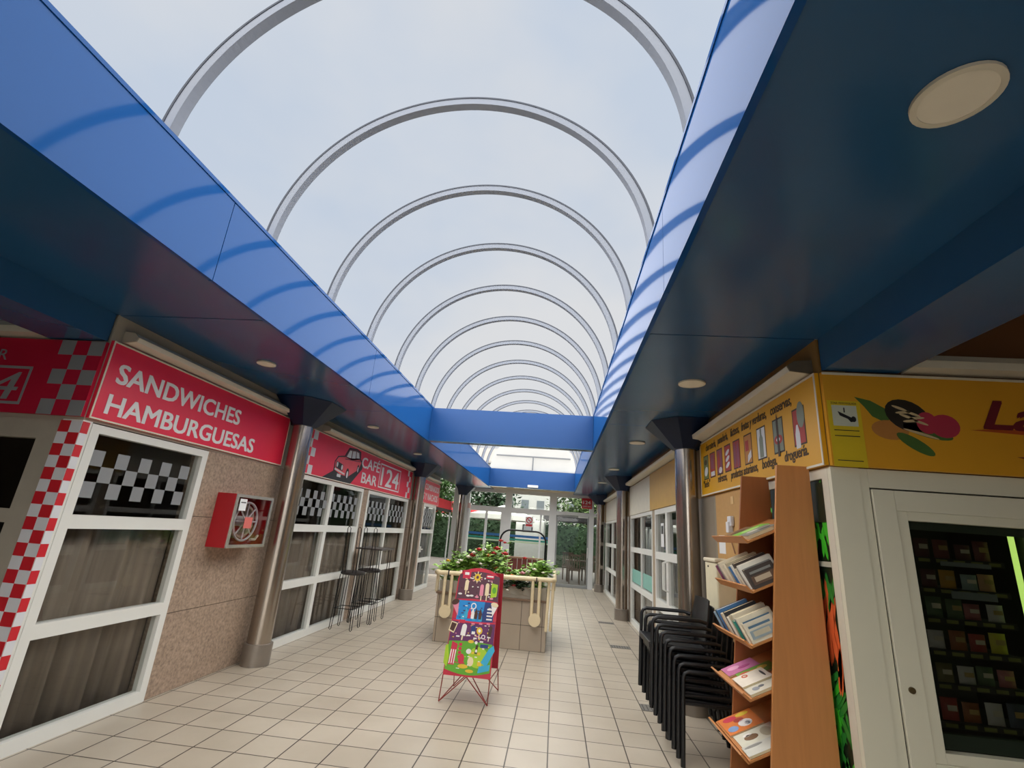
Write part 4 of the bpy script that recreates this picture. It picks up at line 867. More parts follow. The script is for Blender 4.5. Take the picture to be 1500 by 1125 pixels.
def mag(k, u0, u1, y0, y1, h0, th, cover, spots, lab, nm='magazine'):
    t = thing(nm, lab, 'magazine', (0, 0, 0), 'magazines lying on the tilted trays'); o3, a, n = tray_axes(k); t.location = o3 + a * ((u0 + u1) / 2) + n * (.0155 + h0) + Vector((0, (y0 + y1) / 2, 0))
    MB().add(slab(k, u0, u1, y0, y1, h0, h0 + th), BOXF).build('pages', M_page, t)
    mb = MB(); mb.add(slab(k, u0 - .001, u1 + .001, y0 - .001, y1 + .001, h0 + th, h0 + th + .0012), BOXF); ms = [bkm(cover)]
    for c, a0, b0, ra, rb in spots:
        ms.append(bkm(c)); mb.mat(len(ms) - 1); o4 = o3 + n * (.0155 + h0 + th + .0012)
        mb.prism([o4 + a * (u0 + (u1 - u0) * p) + Vector((0, y1 - (y1 - y0) * q, 0)) for p, q in ell(a0, b0, ra, rb, 12)], n * .0008)
    mb.build('cover', ms, t)
mag(1, .02, .22, 3.66, 3.86, 0, .012, '#8a6a4a', [('#6a4a35', .5, .5, .3, .2)], 'brown magazine at the far end of the top tray')
mag(1, .03, .25, 3.50, 3.655, 0, .018, '#7fc04a', [('#b8d880', .5, .5, .3, .3)], 'bright green booklet in the middle of the top tray')
mag(1, .02, .22, 3.325, 3.495, 0, .022, '#8e8a80', [('#c9c4b4', .4, .3, .2, .2), ('#5c5348', .7, .7, .2, .15)], 'grey newspaper at the near end of the top tray')
mag(4, .02, .24, 3.70, 3.87, 0, .01, '#c06a98', [('#e0a0bd', .3, .4, .2, .2), ('#a83a7a', .6, .6, .2, .12)], 'pink magazine at the far end of the fourth tray')
mag(4, .06, .30, 3.56, 3.695, 0, .01, '#6f9a34', [('#d89a2a', .4, .6, .3, .3), ('#c9542a', .2, .4, .15, .2), ('#e0c040', .7, .4, .15, .2)], 'green and orange illustrated magazine on the fourth tray')
mag(4, .01, .21, 3.42, 3.60, .0125, .012, '#e6dccb', [('#c8552c', .35, .22, .1, .14), ('#e6dccb', .35, .22, .06, .08), ('#3a3a3a', .85, .5, .04, .3)], 'white magazine with a small red ring on the fourth tray')
mag(4, .01, .20, 3.31, 3.415, 0, .014, '#cfc8b6', [('#8d8f94', .3, .5, .12, .25), ('#5c6066', .5, .4, .1, .15)], 'pale magazine at the near end of the fourth tray')
mag(5, .01, .24, 3.62, 3.87, 0, .008, '#d8782c', [('#c92f4a', .3, .2, .2, .14), ('#e3c83a', .7, .15, .2, .1), ('#e9e4e0', .6, .65, .2, .2), ('#3a4a6a', .65, .7, .08, .1), ('#7f9cc8', .2, .75, .15, .15), ('#a83a2a', .5, .4, .15, .12)], 'orange children\'s booklet at the far end of the bottom tray')
mag(5, .02, .27, 3.43, 3.60, 0, .006, '#d6d3bf', [('#7a5a3a', .35, .5, .18, .2), ('#e9e4da', .3, .3, .12, .12), ('#2a2622', .3, .32, .04, .05), ('#b5ac92', .75, .5, .15, .35)], 'pale booklet with a small dog picture on the bottom tray')
mag(5, .01, .20, 3.31, 3.425, 0, .012, '#cbc9bd', [('#8a8880', .35, .2, .3, .12)], 'white folded leaflet at the near end of the bottom tray', 'leaflet')
gb = thing('plastic_bag', 'bright green plastic bag under the bottom tray of the bookshelf', 'bag', (1.34, 3.55, .086))
mb = MB(); mb.ball((1.35, 3.55, .19), .10, .2, .105, 16, 10); mb.build('bag_body', pm('bag_green', '#3fa01f', .4, 0, .3, 20, .5, 0, 0, None, .5), gb, smooth=True)
MB().ball((1.29, 3.46, .28), .025, .05, .015).build('bag_label', pm('bag_yellow', '#c9c02a', .5), gb)

# ------------------------------------------------------------------ stacked armchairs
def armchair(nm, lab, loc):
    t = thing(nm, lab, 'chair', (0, 0, 0), 'black armchairs stacked by the bookshelf'); W = .265; D = .50
    tb = lambda p, r=.013: MB().tube(p, r, 10)
    mb = MB(); mb.prism([(-.01, -W + .018, .405), (.44, -W + .018, .395), (.44, -W + .018, .43), (-.01, -W + .018, .452)], (0, 2 * W - .036, 0)); mb.build('seat', M_chair, t, bevel=.008)
    mb = MB(); n = 8; vs = []
    for j in range(9):
        v = j / 8; z = .47 + .33 * v
        for i in range(n + 1):
            y = (-1 + 2 * i / n) * (W - .035) * (1 - .12 * v ** 4); vs.append((.44 + .055 * v + .025 * (1 - (2 * i / n - 1) ** 2), y, z))
    m_ = len(vs); vs += [(p[0] + .012, p[1], p[2]) for p in vs]
    fs = []
    for j in range(8):
        for i in range(n):
            q = (j * (n + 1) + i, j * (n + 1) + i + 1, (j + 1) * (n + 1) + i + 1, (j + 1) * (n + 1) + i); fs += [q, tuple(m_ + z for z in q[::-1])]
    for i in range(n): fs += [(i, m_ + i, m_ + i + 1, i + 1), (8 * (n + 1) + i, 8 * (n + 1) + i + 1, m_ + 8 * (n + 1) + i + 1, m_ + 8 * (n + 1) + i)]
    for j in range(8): fs += [(j * (n + 1), (j + 1) * (n + 1), m_ + (j + 1) * (n + 1), m_ + j * (n + 1)), (j * (n + 1) + n, m_ + j * (n + 1) + n, m_ + (j + 1) * (n + 1) + n, (j + 1) * (n + 1) + n)]
    mb.add(vs, fs); mb.build('backrest', M_chair, t, smooth=True)
    for s in (-1, 1):
        tb([(.0, s * W, .0), (.012, s * W, .44)], .018).build('leg', M_chair, t, smooth=True)
        tb([(.50, s * (W - .03), 0), (.455, s * (W - .03), .45), (.465, s * (W - .035), .50)], .018).build('leg', M_chair, t, smooth=True)
        tb([(.012, s * W, .44), (.018, s * W, .60), (.03, s * W, .63), (.06, s * W, .645), (.40, s * W, .645), (.455, s * (W - .03), .63)], .0155).build('armrest', M_chair, t, smooth=True)
    mb = MB()
    for p, q in (((.012, -W, .425), (.012, W, .425)), ((.455, -W + .03, .42), (.455, W - .03, .42)), ((.012, -W, .425), (.455, -W + .03, .42)), ((.012, W, .425), (.455, W - .03, .42))): mb.cyl(p, q, .012, 8)
    mb.build('seat_frame', M_chair, t); t.location = loc
    return t
NCH = 8; names = ['lowest black armchair of the stack standing on the floor', 'second black armchair up from the floor in the stack', 'third black armchair up from the floor in the stack', 'fourth black armchair up from the floor in the stack',
         'fourth black armchair down from the top of the stack', 'third black armchair down from the top of the stack', 'second black armchair down from the top of the stack', 'topmost black armchair of the stack beside the bookshelf']
ch = armchair('armchair', names[0], (1.045, 4.68, 0))
for k in range(1, NCH): dup(ch, (1.045 - .031 * k, 4.68 + .012 * k, .052 * k), names[k])

# ------------------------------------------------------------------ behind the chairs: board, papers, cream box
bd = thing('tan_board', 'tan chipboard sheet covering the right shop window behind the bookshelf', 'board', (XR, 4.9, .3))
MB().box(XR - .002, XR + .03, 4.0, 5.24, .3, 2.12).build('sheet', pm('chipboard', '#bb9159', .7, 0, .08, 25), bd)
struct(MB().box(XR, XR + .1, 5.24, 5.3, 0, 2.12).build('trim_11', pm('grey_post', '#8c8474', .6)))
struct(MB().box(XR + .035, XR + .1, 3.95, 5.24, 0, 2.12).build('wall_right', M_ochre)); struct(MB().box(XR + .0, XR + .03, 4.0, 5.24, 0, .295).build('wall_right', M_ochre))
sk2 = thing('telephone_handset', 'white wall handset with hanging cord on the tan board', 'handset', (XR - .02, 4.78, 1.75))
mb = MB().box(XR - .035, XR - .003, 4.73, 4.83, 1.80, 1.89).box(XR - .05, XR - .003, 4.76, 4.83, 1.74, 1.84); mb.build('body', M_chkw, sk2, bevel=.008)
MB().tube([(XR - .02, 4.79, 1.75), (XR - .02, 4.80, 1.68), (XR - .02, 4.75, 1.62), (XR - .015, 4.72, 1.56)], .006, 6).build('cord', pm('brown_cord', '#8a6448', .6), sk2, smooth=True)
tag(MB().box(XR - .005, XR - .0025, 5.0, 5.18, 1.55, 1.72).build('paper_sheet', M_lett), 'blank white paper pinned low on the tan board', 'paper')
tag(MB().box(XR - .005, XR - .0025, 4.72, 4.79, 2.0, 2.07).build('paper_note', pm('tan_note', '#d6b27a', .6)), 'small tan note pinned high on the tan board', 'paper')
tag(MB().box(XR - .006, XR - .0025, 4.58, 4.63, 1.55, 1.6).build('wall_socket', pm('green_socket', '#5a5f3a', .5)), 'small olive socket on the tan board near the handset', 'socket')
cb = thing('meter_box', 'cream metal wall box behind the stacked chairs', 'box', (1.53, 4.89, 1.03))
MB().box(1.45, XR - .003, 4.72, 5.06, 1.06, 1.47).build('case', pm('cream_box', '#d8ceaf', .5), cb, bevel=.012)
MB().box(1.435, XR - .004, 4.71, 5.07, 1.471, 1.505).build('lid', pm('cream_lid', '#d5cbb2', .5), cb, bevel=.012)
MB().ball((1.446, 4.95, 1.43), .006, .008, .008).build('lock', M_black, cb)

# vegetable poster window strip
vp = thing('vegetable_poster', 'tall poster of green vegetables and carrots between bookshelf and white cabinet', 'poster', (XR, 3.5, 0))
mb = MB().box(XR + .012, XR + .02, 3.17, 3.95, .1, 2.06)
o_ = Vector((XR + .012, 3.95, 0)); O = (o_, UXR, UZ)
random.seed(3)
for k in range(420):
    z = random.uniform(.15, 1.98); u = random.uniform(.03, .76)
    if 1.66 > z > 1.42: continue
    if .95 < z < 1.36: mb.mat(3).flat(*O, ell(u, z, .022, .13, 8, rot=random.uniform(-20, 20)), .0005 + .0006 * (k % 11), .0006)
    else: mb.mat(1 if z > 1.6 else random.choice((1, 2))).flat(*O, ell(u, z, .018, .09, 8, rot=random.uniform(-60, 60)), .0005 + .0006 * (k % 11), .0006)
mb.mat(4).flat(*O, rect(.02, 1.54, .77, 1.57), .008, .001).mat(0).flat(*O, rect(.02, 1.80, .77, 2.04), .008, .001)
mb.build('sheet', [pm('poster_dark', '#1c2a1a', .4), pm('poster_green', '#48c832', .4, 0, .3), pm('poster_deep_green', '#2f8a34', .4, 0, .3), pm('poster_carrot', '#ea6838', .4, 0, .3), pm('poster_crate', '#c5c4b2', .5)], vp)
MB().box(XR - .001, XR + .03, 3.101, 3.17, 0, 2.12).box(XR - .001, XR + .03, 3.17, 3.95, 2.06, 2.12).build('frame', M_trimc, vp)

# ------------------------------------------------------------------ white cabinet with the vending machine
vm = thing('vending_machine', 'vending machine behind a glass window in the white corner cabinet', 'vending machine', (2.45, 3.3, 0))
Yv = 3.07; gx0, gx1, gz0, gz1 = 2.03, 2.70, .69, 1.835; cx0, cx1 = XR + .161, 3.6
mb = MB(); mb.box(cx0, 1.845, Yv, Yv + .06, 0, 2.12).box(1.845, cx1, Yv, Yv + .06, 2.01, 2.12).box(2.95, cx1, Yv, Yv + .06, 0, 2.01); mb.mat(1).box(1.846, 1.85, Yv + .004, Yv + .05, 0, 2.006).box(1.85, 2.95, Yv + .004, Yv + .05, 2.002, 2.006)
mb.build('cabinet_frame', [M_cab, M_gap], vm, bevel=.002)
mb = MB(); y0, y1 = Yv - .012, Yv + .05
mb.box(1.852, gx0 - .06, y0, y1, .03, 2.0).box(gx1 + .06, 2.945, y0, y1, .03, 2.0).box(gx0 - .06, gx1 + .06, y0, y1, gz1 + .05, 2.0).box(gx0 - .06, gx1 + .06, y0, y1, .03, gz0 - .05)
mb.box(gx0 - .06, gx0, y0 + .008, y1, gz0 - .05, gz1 + .05).box(gx1, gx1 + .06, y0 + .008, y1, gz0 - .05, gz1 + .05).box(gx0, gx1, y0 + .008, y1, gz1, gz1 + .05).box(gx0, gx1, y0 + .008, y1, gz0 - .05, gz0)
dr = mb.build('door', M_cab, vm, bevel=.002)
MB().cyl((1.905, Yv - .022, .962), (1.905, Yv - .012, .962), .016, 14).build('lock', pm('brass_lock', '#7a6a4a', .35, .8), dr)
MB().box(gx0 - .002, gx1 + .002, Yv + .045, Yv + .05, gz0 - .002, gz1 + .002).build('glass', glassmat('dark_vending_glass', (.62, .63, .60), 1.5, .02), dr)
mb = MB()
for q in ((gx0 - .03, gx0 - .01, gz0 - .03, gz1 + .03), (gx1 + .01, gx1 + .03, gz0 - .03, gz1 + .03)): mb.box(q[0], q[1], Yv + .055, 3.75, q[2], q[3])
mb.box(gx0 - .01, gx1 + .01, 3.73, 3.75, gz0 - .03, gz1 + .03).box(gx0 - .01, gx1 + .01, Yv + .055, 3.73, gz1 + .01, gz1 + .03).box(gx0 - .01, gx1 + .01, Yv + .055, 3.73, gz0 - .03, gz0 - .01)
mb.build('inner_casing', pm('dark_casing', '#141a17', .5), vm)
MB().box(gx0, gx1, Yv + .06, Yv + .08, gz1 - .045, gz1 - .001).box(gx0, gx1, Yv + .06, Yv + .09, gz0 + .001, gz0 + .07).build('fascia_strip', pm('grey_green_strip', '#5e7268', .5), vm)
SH = [1.64, 1.475, 1.315, 1.15, .985, .80]; snk = [('#8a8a4a', 'olive'), ('#5a2f2c', 'dark red'), ('#7a3a34', 'red-brown'), ('#6f6a3a', 'khaki'), ('#c9962a', 'golden'), ('#8fa3a0', 'pale grey'), ('#4f6a48', 'green'), ('#b06a6a', 'pink'), ('#c9c7c2', 'silver'), ('#9a5a2a', 'brown'), ('#d2c838', 'yellow'), ('#3a4a5a', 'slate blue'), ('#a83a2f', 'red'), ('#d8a878', 'peach')]
for z in SH: MB().box(gx0 - .008, 2.60, Yv + .13, 3.70, z - .012, z - .002).mat(1).box(gx0, 2.60, Yv + .125, Yv + .131, z - .03, z + .002).build('shelf', [pm('shelf_grey', '#3a403c', .5), pm('shelf_rim', '#2b2f2a', .5)], vm)
for i, z in enumerate(SH):
    mb = MB()
    for k in range(6): mb.box(gx0 + .012 + .095 * k, gx0 + .072 + .095 * k, Yv + .121, Yv + .126, z - .024, z - .006)
    mb.build('price_strip', pm('price_tags', '#8f944c', .5, 0, .2), vm)
mb = MB().box(2.25, 2.52, Yv + .118, Yv + .121, 1.60, 1.625).box(2.28, 2.52, Yv + .118, Yv + .121, 1.425, 1.465); mb.build('notice_strip', pm('pale_strip', '#8d9a9a', .5), vm)
tb = thing('fluorescent_tube', 'glowing green-yellow fluorescent tube at the right edge of the vending window', 'lamp', (2.668, 3.17, .9))
MB().cyl((2.668, Yv + .13, .95), (2.668, Yv + .13, 1.80), .014, 12).build('tube', pm('tube_glow', '#c8f07a', .4, 0, .02, 3, .5, 0, 2.0), tb, smooth=True)
MB().cyl((2.668, Yv + .13, 1.80), (2.668, Yv + .13, 1.825), .016, 12).cyl((2.668, Yv + .13, .92), (2.668, Yv + .13, .95), .016, 12).build('end_cap', M_white, tb)
LAY = [[0, 1, 2, 1, 2], [3, 1, 4, 5, 13], [6, 6, 6, 7, 8], [9, 8, 9, 12, 10], [11, 3, 8, 6, 7], [12, 12, 9, 8, 11]]
rowsn = ['top', 'second', 'third', 'fourth', 'fifth', 'bottom']; coln = ['far left', 'second from left', 'middle', 'second from right', 'far right']
random.seed(5)
for i, z in enumerate(SH):
    for k in range(5):
        c, cn_ = snk[LAY[i][k]]; x = gx0 + .06 + .108 * k; wd = .043; ht = random.uniform(.085, .115); yy = Yv + .15 + random.uniform(0, .03)
        t = thing('snack_packet', '%s snack packet on the %s vending shelf, %s' % (cn_, rowsn[i], coln[k]), 'snack', (x, yy, z), 'snack packets in the vending machine')
        mb = MB(); prof = [(-.5, .004), (-.42, .012), (-.2, .02), (.2, .02), (.42, .012), (.5, .004)]
        vs = []
        for q, dpt in prof:
            for a in range(8): vs.append((x + wd * math.cos(a * math.pi / 4) * (1 if abs(q) < .45 else 1.05), yy + dpt * math.sin(a * math.pi / 4), z + ht * (q + .5)))
        mb.add(vs, [(j * 8 + a, j * 8 + (a + 1) % 8, (j + 1) * 8 + (a + 1) % 8, (j + 1) * 8 + a) for j in range(5) for a in range(8)] + [tuple(range(8))[::-1], tuple(range(40, 48))])
        mb.build('packet', bkm(c), t, smooth=True)
        MB().box(x - wd * .55, x + wd * .55, yy - .0215, yy - .0195, z + ht * .45, z + ht * .7).build('print', bkm('#d9cfb8' if k % 2 else '#c0a565'), t)

# ------------------------------------------------------------------ floor grates
for (x, y), l in zip([(1.09, 5.5), (1.09, 8.35), (1.09, 10.55)], ['grey drain cover in the floor beside the stacked chairs', 'grey drain cover in the floor near the white double door', 'farthest grey drain cover in the floor near the second right column']):
    x0 = .022 + TW * round((x - .022 - .1) / TW); y0 = 4.05 + .311 * round((y - 4.05) / .311)
    mb = MB().box(x0 + .006, x0 + TW - .006, y0 + .004, y0 + .20, .0005, .003)
    for k in range(7): mb.mat(1).box(x0 + .02 + .04 * k, x0 + .03 + .04 * k, y0 + .02, y0 + .185, .003, .0036)
    tag(mb.build('drain_cover', [pm('grate_grey', '#6f6c66', .6), pm('grate_slot', '#45423f', .7)]), l, 'drain cover', 'grey drain covers in the floor')

# ------------------------------------------------------------------ glazed back wall
def member(mb, x0, x1, z0, z1, d=.05): mb.box(x0, x1, YB - d, YB + d, z0, z1)
bw = thing('window_6', '', ''); del bw['label']; del bw['category']; bw['kind'] = 'structure'; bw.location = (-1, YB, 0)
K = YB / 17.8; X = lambda x: x * K; Z = lambda z: 1.6 + (z - 1.6) * K
mb = MB(); zt = 2.98
xs = [-3.35, X(-3.15), X(-1.84), X(-1.60), X(-.24), X(.015), X(1.178), X(1.34)]
member(mb, xs[0] - .2, xs[1], 0, zt, .08); member(mb, xs[2], xs[3], 0, zt, .06); member(mb, xs[4], xs[5], 0, zt, .06); member(mb, xs[6], xs[7], 0, zt, .06); member(mb, 1.5, XR, 0, zt)
member(mb, xs[1], XR, zt - .13, zt + .01, .055)
for a, b in ((xs[1], xs[2]), (xs[3], xs[4]), (xs[5], xs[6]), (xs[7], 1.5)): member(mb, a, b, Z(2.24) if b < .1 else Z(2.31), Z(2.42), .052)
member(mb, xs[1], xs[1] + .05, .1, Z(2.24), .03); member(mb, xs[2] - .12, xs[2], .1, Z(2.24), .03); member(mb, xs[1], xs[2], 0, .12, .05); member(mb, xs[3], xs[4], 0, .12, .05)
member(mb, xs[1] + .58, xs[1] + .66, .1, Z(2.24), .03); member(mb, X(-.56), X(-.50), .1, Z(2.24), .03)
mb.build('frame', M_grayfr, bw)
for a, b in ((xs[1], xs[2]), (xs[3], xs[4]), (xs[5], xs[6]), (xs[7], 1.5)):
    MB().box(a, b, YB - .004, YB + .004, Z(2.42), zt - .12).build('pane', M_clear, bw)
    if a != xs[5]: MB().box(a, b, YB - .004, YB + .004, .1, Z(2.26)).build('pane', M_clear, bw)
mb = MB()
for a, b in ((xs[1] + .05, xs[2] - .12), (xs[3], xs[4])): mb.mat(0).box(a, b, YB - .009, YB - .005, Z(1.42), Z(1.50)).mat(1).box(a, b, YB - .009, YB - .005, Z(1.31), Z(1.37)).mat(2).box(a, b, YB - .009, YB - .005, Z(1.24), Z(1.29))
mb.build('glass_stripes', [pm('stripe_blue', '#1f5f9e', .5), pm('stripe_teal', '#1f8c7c', .5), pm('stripe_pale', '#b8d0b0', .5)], bw)
d4 = thing('door_4', '', ''); del d4['label']; del d4['category']; d4['kind'] = 'structure'; d4.location = (.6, YB, 0)
mb = MB(); a, b = xs[5] + .005, xs[6] - .005
for q in ((a, a + .05, .005, Z(2.30)), (b - .05, b, .005, Z(2.30)), (a + .05, b - .05, .005, .09), (a + .05, b - .05, Z(2.24), Z(2.30))): member(mb, *q, .025)
mb.build('frame', pm('dark_grey_door', '#8d9090', .4), d4); MB().box(a + .05, b - .05, YB - .004, YB + .004, .09, Z(2.24)).build('pane', M_clear, d4)
MB().box(b - .36, b - .02, YB - .075, YB - .026, Z(2.24), Z(2.30)).build('door_closer', M_grayfr, d4)
MB().tube([(b - .03, YB - .03, .95), (b - .03, YB - .07, .97), (b - .03, YB - .07, 1.25), (b - .03, YB - .03, 1.27)], .012).build('pull_handle', M_white, d4)
ns = thing('prohibition_sign', 'small white sign with a red crossed circle on the back glazing', 'sign', (X(-.94), YB - .01, Z(1.85)))
mb = MB(); O = (Vector((X(-.94), YB - .006, Z(1.98))), UXY, UZ)
mb.mat(0).flat(*O, rect(-.13, -.17, .13, .17)); mb.mat(1).flat(*O, ell(0, .045, .105, .105), .002); mb.mat(0).flat(*O, ell(0, .045, .075, .075), .004, .001); mb.mat(1).flat(*O, [(-.07, .10), (-.05, .115), (.07, -.01), (.05, -.025)], .006, .001).flat(*O, rect(-.11, -.15, .11, -.08), .002, .001)
mb.mat(2).flat(*O, rect(-.04, .03, .04, .045), .0052, .001); mb.build('sheet', [M_lett, M_chkr, M_black], ns)
rs = thing('hanging_sign', 'small red square sign with white numerals at the back entrance', 'sign', (X(1.1), YB - .09, Z(2.58)))
mb = MB(); O = (Vector((X(1.08), YB - .085, Z(2.75))), UXY, UZ); mb.mat(0).flat(*O, rect(-.17, -.17, .17, .17), 0, .02).mat(1).text('124', O[0] + Vector((0, 0, -.02)), UXY, UZ, .16, .24, .04, 0, 'CENTER', .002, .02).text('CAFÉ BAR', O[0] + Vector((0, 0, -.12)), UXY, UZ, .07, .26, 0, 0, 'CENTER', .002, .02); mb.build('plate', [M_chkr, M_lett], rs)
el = thing('emergency_light', 'small white emergency light box low on the far blue beam', 'lamp', (X(-.78), 15.38, 3.0))
MB().box(-.93, -.60, 15.33, 15.398, 2.965, 3.04).build('case', M_white, el, bevel=.008)

# ------------------------------------------------------------------ terrace beyond the glass
def leaves(mb, c, rx, ry, rz, n, L):
    for _ in range(n):
        while True:
            q = Vector([random.uniform(-1, 1) for _ in range(3)])
            if .35 < q.length < 1: break
        p = Vector(c) + Vector((q.x * rx, q.y * ry, q.z * rz)); d_ = Vector((q.x + random.uniform(-.6, .6), q.y + random.uniform(-.6, .6), random.uniform(-.8, .6)))
        leaf(mb, p, d_, L * random.uniform(.7, 1.3), L * .3)
def tree(nm, x, y, h_, r, n, m, lab, L=.3, tr=.14):
    t = thing(nm, lab, 'tree', (x, y, -.02), 'trees and shrubs beyond the terrace'); mb = MB()
    for k in range(7):
        a = k * 2.4; q = r * .45 * (k > 0); leaves(mb, (x + q * math.cos(a), y + q * math.sin(a), h_ - r + random.uniform(-.35, .35) * r), r * .7, r * .7, r * .75, n // 7, L)
    mb.build('foliage', m, t); MB().tube([(x, y, -.02), (x + .05, y, h_ * .5), (x, y, h_ - r * .8)], [tr, tr * .8, tr * .4], 10).build('trunk', pm('bark', '#54463a', .9, 0, .25, 12), t, smooth=True)
def hedge(x0, x1, y0, y1, h_, n, m, lab):
    t = thing('hedge', lab, 'hedge', ((x0 + x1) / 2, (y0 + y1) / 2, -.02)); mb = MB(); mb.mat(1).box(x0 + .15, x1 - .15, y0 + .2, y1 - .2, -.02, h_ - .2).mat(0)
    for _ in range(n):
        p = Vector((random.uniform(x0, x1), random.choice((y0, y0, y0, y1, random.uniform(y0, y1))) + random.uniform(0, .25), random.uniform(0, h_))); leaf(mb, p, Vector((random.uniform(-1, 1), random.uniform(-1.2, .4), random.uniform(-.6, .8))), random.uniform(.12, .28), .06)
    mb.build('foliage', [m, M_leafd], t)
random.seed(11)
hedge(-9, 9, 27, 28.2, 2.3, 6500, M_leafd, 'dense dark hedge along the far side of the terrace')
tree('tree', 2.0, 32.5, 5.3, 2.3, 2600, M_leafy, 'large light green tree seen through the entrance door', .32)
tree('tree', -4.4, 32.5, 5.3, 2.3, 2400, M_leafd, 'dark green tree behind the white parasol', .34)
tree('tree', -10.9, 32.5, 5.3, 2.3, 2600, M_leafm, 'green tree seen through the left back panes', .32)
tree('tree', -5.1, 19.4, 4.2, 1.3, 2600, M_leafm, 'tree beyond the open glazing past the last red sign', .22)
tree('tree', -8.0, 25.2, 4.2, 1.4, 2000, M_leafy, 'small light tree left of the back glazing', .22)
tree('tree', 8.4, 32.5, 5.2, 2.2, 1800, M_leafd, 'dark tree at the far right of the terrace', .32)
hs = thing('house', 'white house with grey windows seen above the back glazing', 'house', (-4.5, 44, 0)); MB().box(-12, 2.5, 44, 50, 0, 7.5).build('walls', pm('house_white', '#a9a8a4', .8), hs)
mb = MB(); mb.prism([(-12.4, 43.6, 7.5), (2.9, 43.6, 7.5), (2.9, 47, 9.2), (-12.4, 47, 9.2)], (0, .1, .15)); mb.build('roof', pm('grey_roof', '#7a7672', .8), hs)
mhw = pm('house_window', '#565c60', .3)
for k in range(10):
    for z in (1.2, 3.55, 5.3): MB().box(-11.4 + 1.38 * k, -10.75 + 1.38 * k, 43.94, 44.02, z, z + .85).build('window', mhw, hs)
kiosk = thing('kiosk', 'white kiosk with a framed notice standing under the parasol', 'kiosk', (-1.1, 22.5, -.02))
MB().box(-1.75, -.45, 22.15, 22.9, -.02, 2.15).build('body', pm('kiosk_white', '#d5d5d0', .6), kiosk, bevel=.02); MB().box(-1.45, -1.0, 22.12, 22.15, 1.65, 1.95).mat(1).box(-1.40, -1.05, 22.11, 22.122, 1.70, 1.90).build('notice', [M_black, M_greysq], kiosk); MB().box(-.6, -.5, 22.11, 22.15, .9, 2.1).build('trim_strip', M_white, kiosk)
pa = thing('parasol', 'large white parasol standing on the terrace', 'parasol', (-2.15, 20.3, -.02))
mb = MB(); n = 8; top = Vector((-2.15, 20.3, 2.62)); rim = [Vector((-2.15 + 1.4 * math.cos(R(45 * k + 22)), 20.3 + 1.4 * math.sin(R(45 * k + 22)), 2.2)) for k in range(n)]; dn = [p - Vector((0, 0, .18)) for p in rim]
mb.add([top] + rim + dn, [(0, 1 + k, 1 + (k + 1) % n) for k in range(n)] + [(1 + k, 1 + n + k, 1 + n + (k + 1) % n, 1 + (k + 1) % n) for k in range(n)])
cnp = o = mb.build('canopy', pm('canvas_white', '#e3e1da', .8), pa); s = o.modifiers.new('thickness', 'SOLIDIFY'); s.thickness = .01
MB().cyl((-2.15, 20.3, 0), (-2.15, 20.3, 2.62), .03).build('pole', M_white, pa); MB().lathe((-2.15, 20.3, -.02), [(.3, 0), (.3, .06), (.05, .1)], 20).build('base', M_conc, pa)
for k in range(n): MB().tube([top - Vector((0, 0, .03)), rim[k] - Vector((0, 0, .02))], .01, 6).build('rib', M_grayfr, cnp)
pr = thing('parasol', 'red parasol at the far left beyond the back glazing', 'parasol', (-4.75, 23.3, -.02))
mb = MB(); top = Vector((-4.75, 23.3, 2.85)); rim = [top + Vector((1.3 * math.cos(R(45 * k)), 1.3 * math.sin(R(45 * k)), -.45)) for k in range(n)]; mb.add([top] + rim + [p - Vector((0, 0, .2)) for p in rim], [(0, 1 + k, 1 + (k + 1) % n) for k in range(n)] + [(1 + k, 1 + n + k, 1 + n + (k + 1) % n, 1 + (k + 1) % n) for k in range(n)])
o = mb.build('canopy', pm('canvas_red', '#c8323a', .8), pr); s = o.modifiers.new('thickness', 'SOLIDIFY'); s.thickness = .01; MB().cyl((-4.75, 23.3, -.02), (-4.75, 23.3, 2.85), .03).build('pole', M_grayfr, pr)
aw = thing('awning', 'dark flat awning over the terrace outside the entrance door', 'awning', (1.2, 20, 2.2))
MB().box(-.45, 3.4, 18.2, 23.5, 2.20, 2.28).box(-.45, 3.4, 18.15, 18.2, 2.12, 2.28).build('canopy', pm('dark_awning', '#2c2a2c', .8), aw)
for x in (0, 3.2):
    for y in (18.3, 23.3): MB().cyl((x, y, -.02), (x, y, 2.20), .035).build('post', M_grayfr, aw)
bn = thing('red_banner', 'plain red banner strip beyond the last red sign on the left', 'banner', (-3.5, 15.3, 2.2)); MB().box(-3.52, -3.48, 14.0, 16.3, 2.13, 2.40).build('cloth', pm('banner_red', '#ee2c3a', .6), bn)
MB().box(-3.53, -3.47, 14.0, 16.3, 2.05, 2.125).build('bar', pm('banner_bar', '#2f2c2b', .6), bn); MB().cyl((-3.5, 13.98, 0), (-3.5, 13.98, 2.42), .025).cyl((-3.5, 16.2, 0), (-3.5, 16.2, 2.42), .025).build('post', M_grayfr, bn)
M_tw = pm('terrace_wood', '#5b4c41', .6, 0, .15)
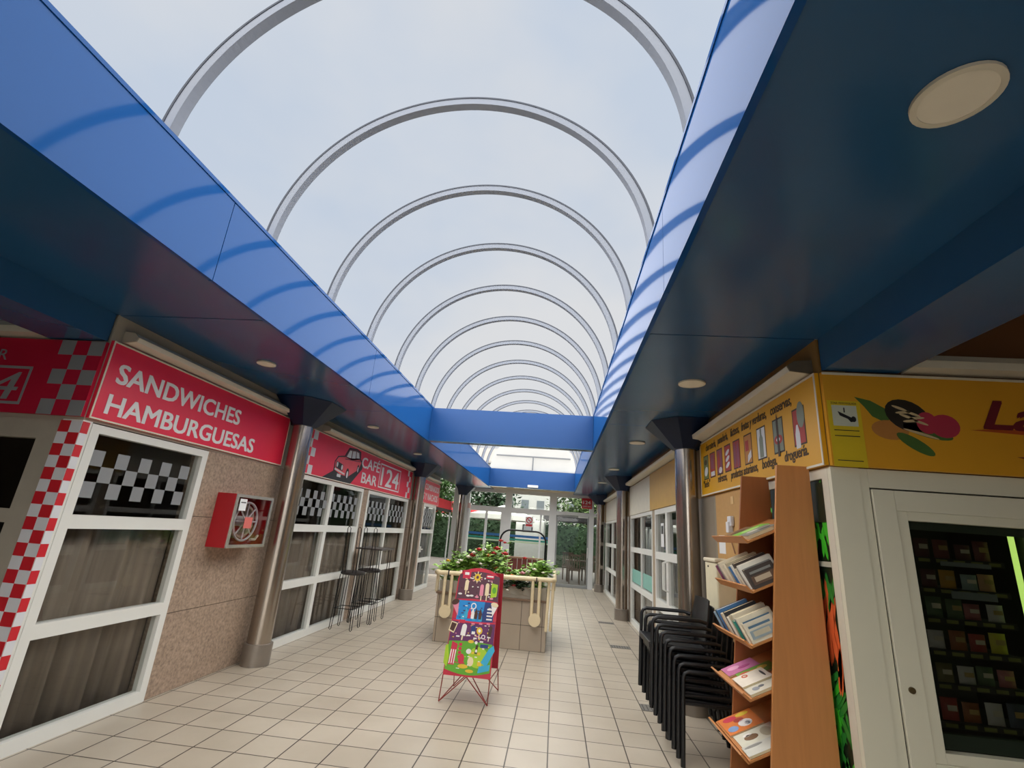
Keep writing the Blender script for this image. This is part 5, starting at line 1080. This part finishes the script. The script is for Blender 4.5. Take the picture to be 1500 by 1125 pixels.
def tchair(x, y, rz, lab):
    t = thing('terrace_chair', lab, 'chair', (0, 0, 0), 'wooden chairs on the terrace'); W = .22
    MB().box(-W, W, -W, W, .44, .47).build('seat', M_tw, t)
    mb = MB()
    for k in range(5): mb.box(-.2 + .09 * k, -.155 + .09 * k, W - .03, W - .01, .52, .95)
    mb.box(-W, W, W - .04, W, .93, 1.0).box(-W, W, W - .04, W, .48, .53); mb.build('backrest', M_tw, t)
    for sx_ in (-1, 1):
        for sy_ in (-1, 1): MB().box(sx_ * (W - .04) - .02, sx_ * (W - .04) + .02, sy_ * (W - .02) - .02, sy_ * (W - .02) + .02, 0, .44 if sy_ < 0 else .98).build('leg', M_tw, t)
    t.location = (x, y, -.02); t.rotation_euler = (0, 0, rz); return t
c0 = tchair(.75, 18.7, R(180), 'wooden terrace chair nearest the entrance door, back turned to the door')
for (x, y, rz), l in zip([(1.35, 18.75, 180), (.55, 20.2, 0), (1.3, 20.25, 0), (2.1, 19.4, -90)], ['wooden terrace chair right of the one nearest the door', 'wooden terrace chair on the far left side of the dark terrace table', 'wooden terrace chair on the far right side of the dark terrace table', 'wooden terrace chair at the right end of the dark terrace table']): dup(c0, (x, y, -.02), l, None, R(rz))
tt = thing('terrace_table', 'dark wooden table between the terrace chairs outside the door', 'table', (1.05, 19.45, -.02)); MB().box(.45, 1.7, 19.1, 19.8, .71, .75).build('tabletop', M_tw, tt)
for x in (.52, 1.63):
    for y in (19.17, 19.73): MB().box(x - .03, x + .03, y - .03, y + .03, -.02, .71).build('leg', M_tw, tt)
sf = thing('terrace_sofa', 'dark cushioned terrace seat on the left beyond the café end', 'sofa', (-4.6, 15.6, 0)); MB().box(-5.0, -4.2, 15.0, 16.4, .002, .45).build('seat', pm('sofa_dark', '#3a3634', .8), sf, bevel=.03); MB().box(-5.1, -4.95, 15.0, 16.4, .45, .95).build('backrest', pm('sofa_dark_back', '#332f2d', .8), sf, bevel=.03)
hd = hedge(-9.5, -8.5, 13.9, 22, 2.4, 2500, M_leafm, 'green hedge at the left side of the terrace')
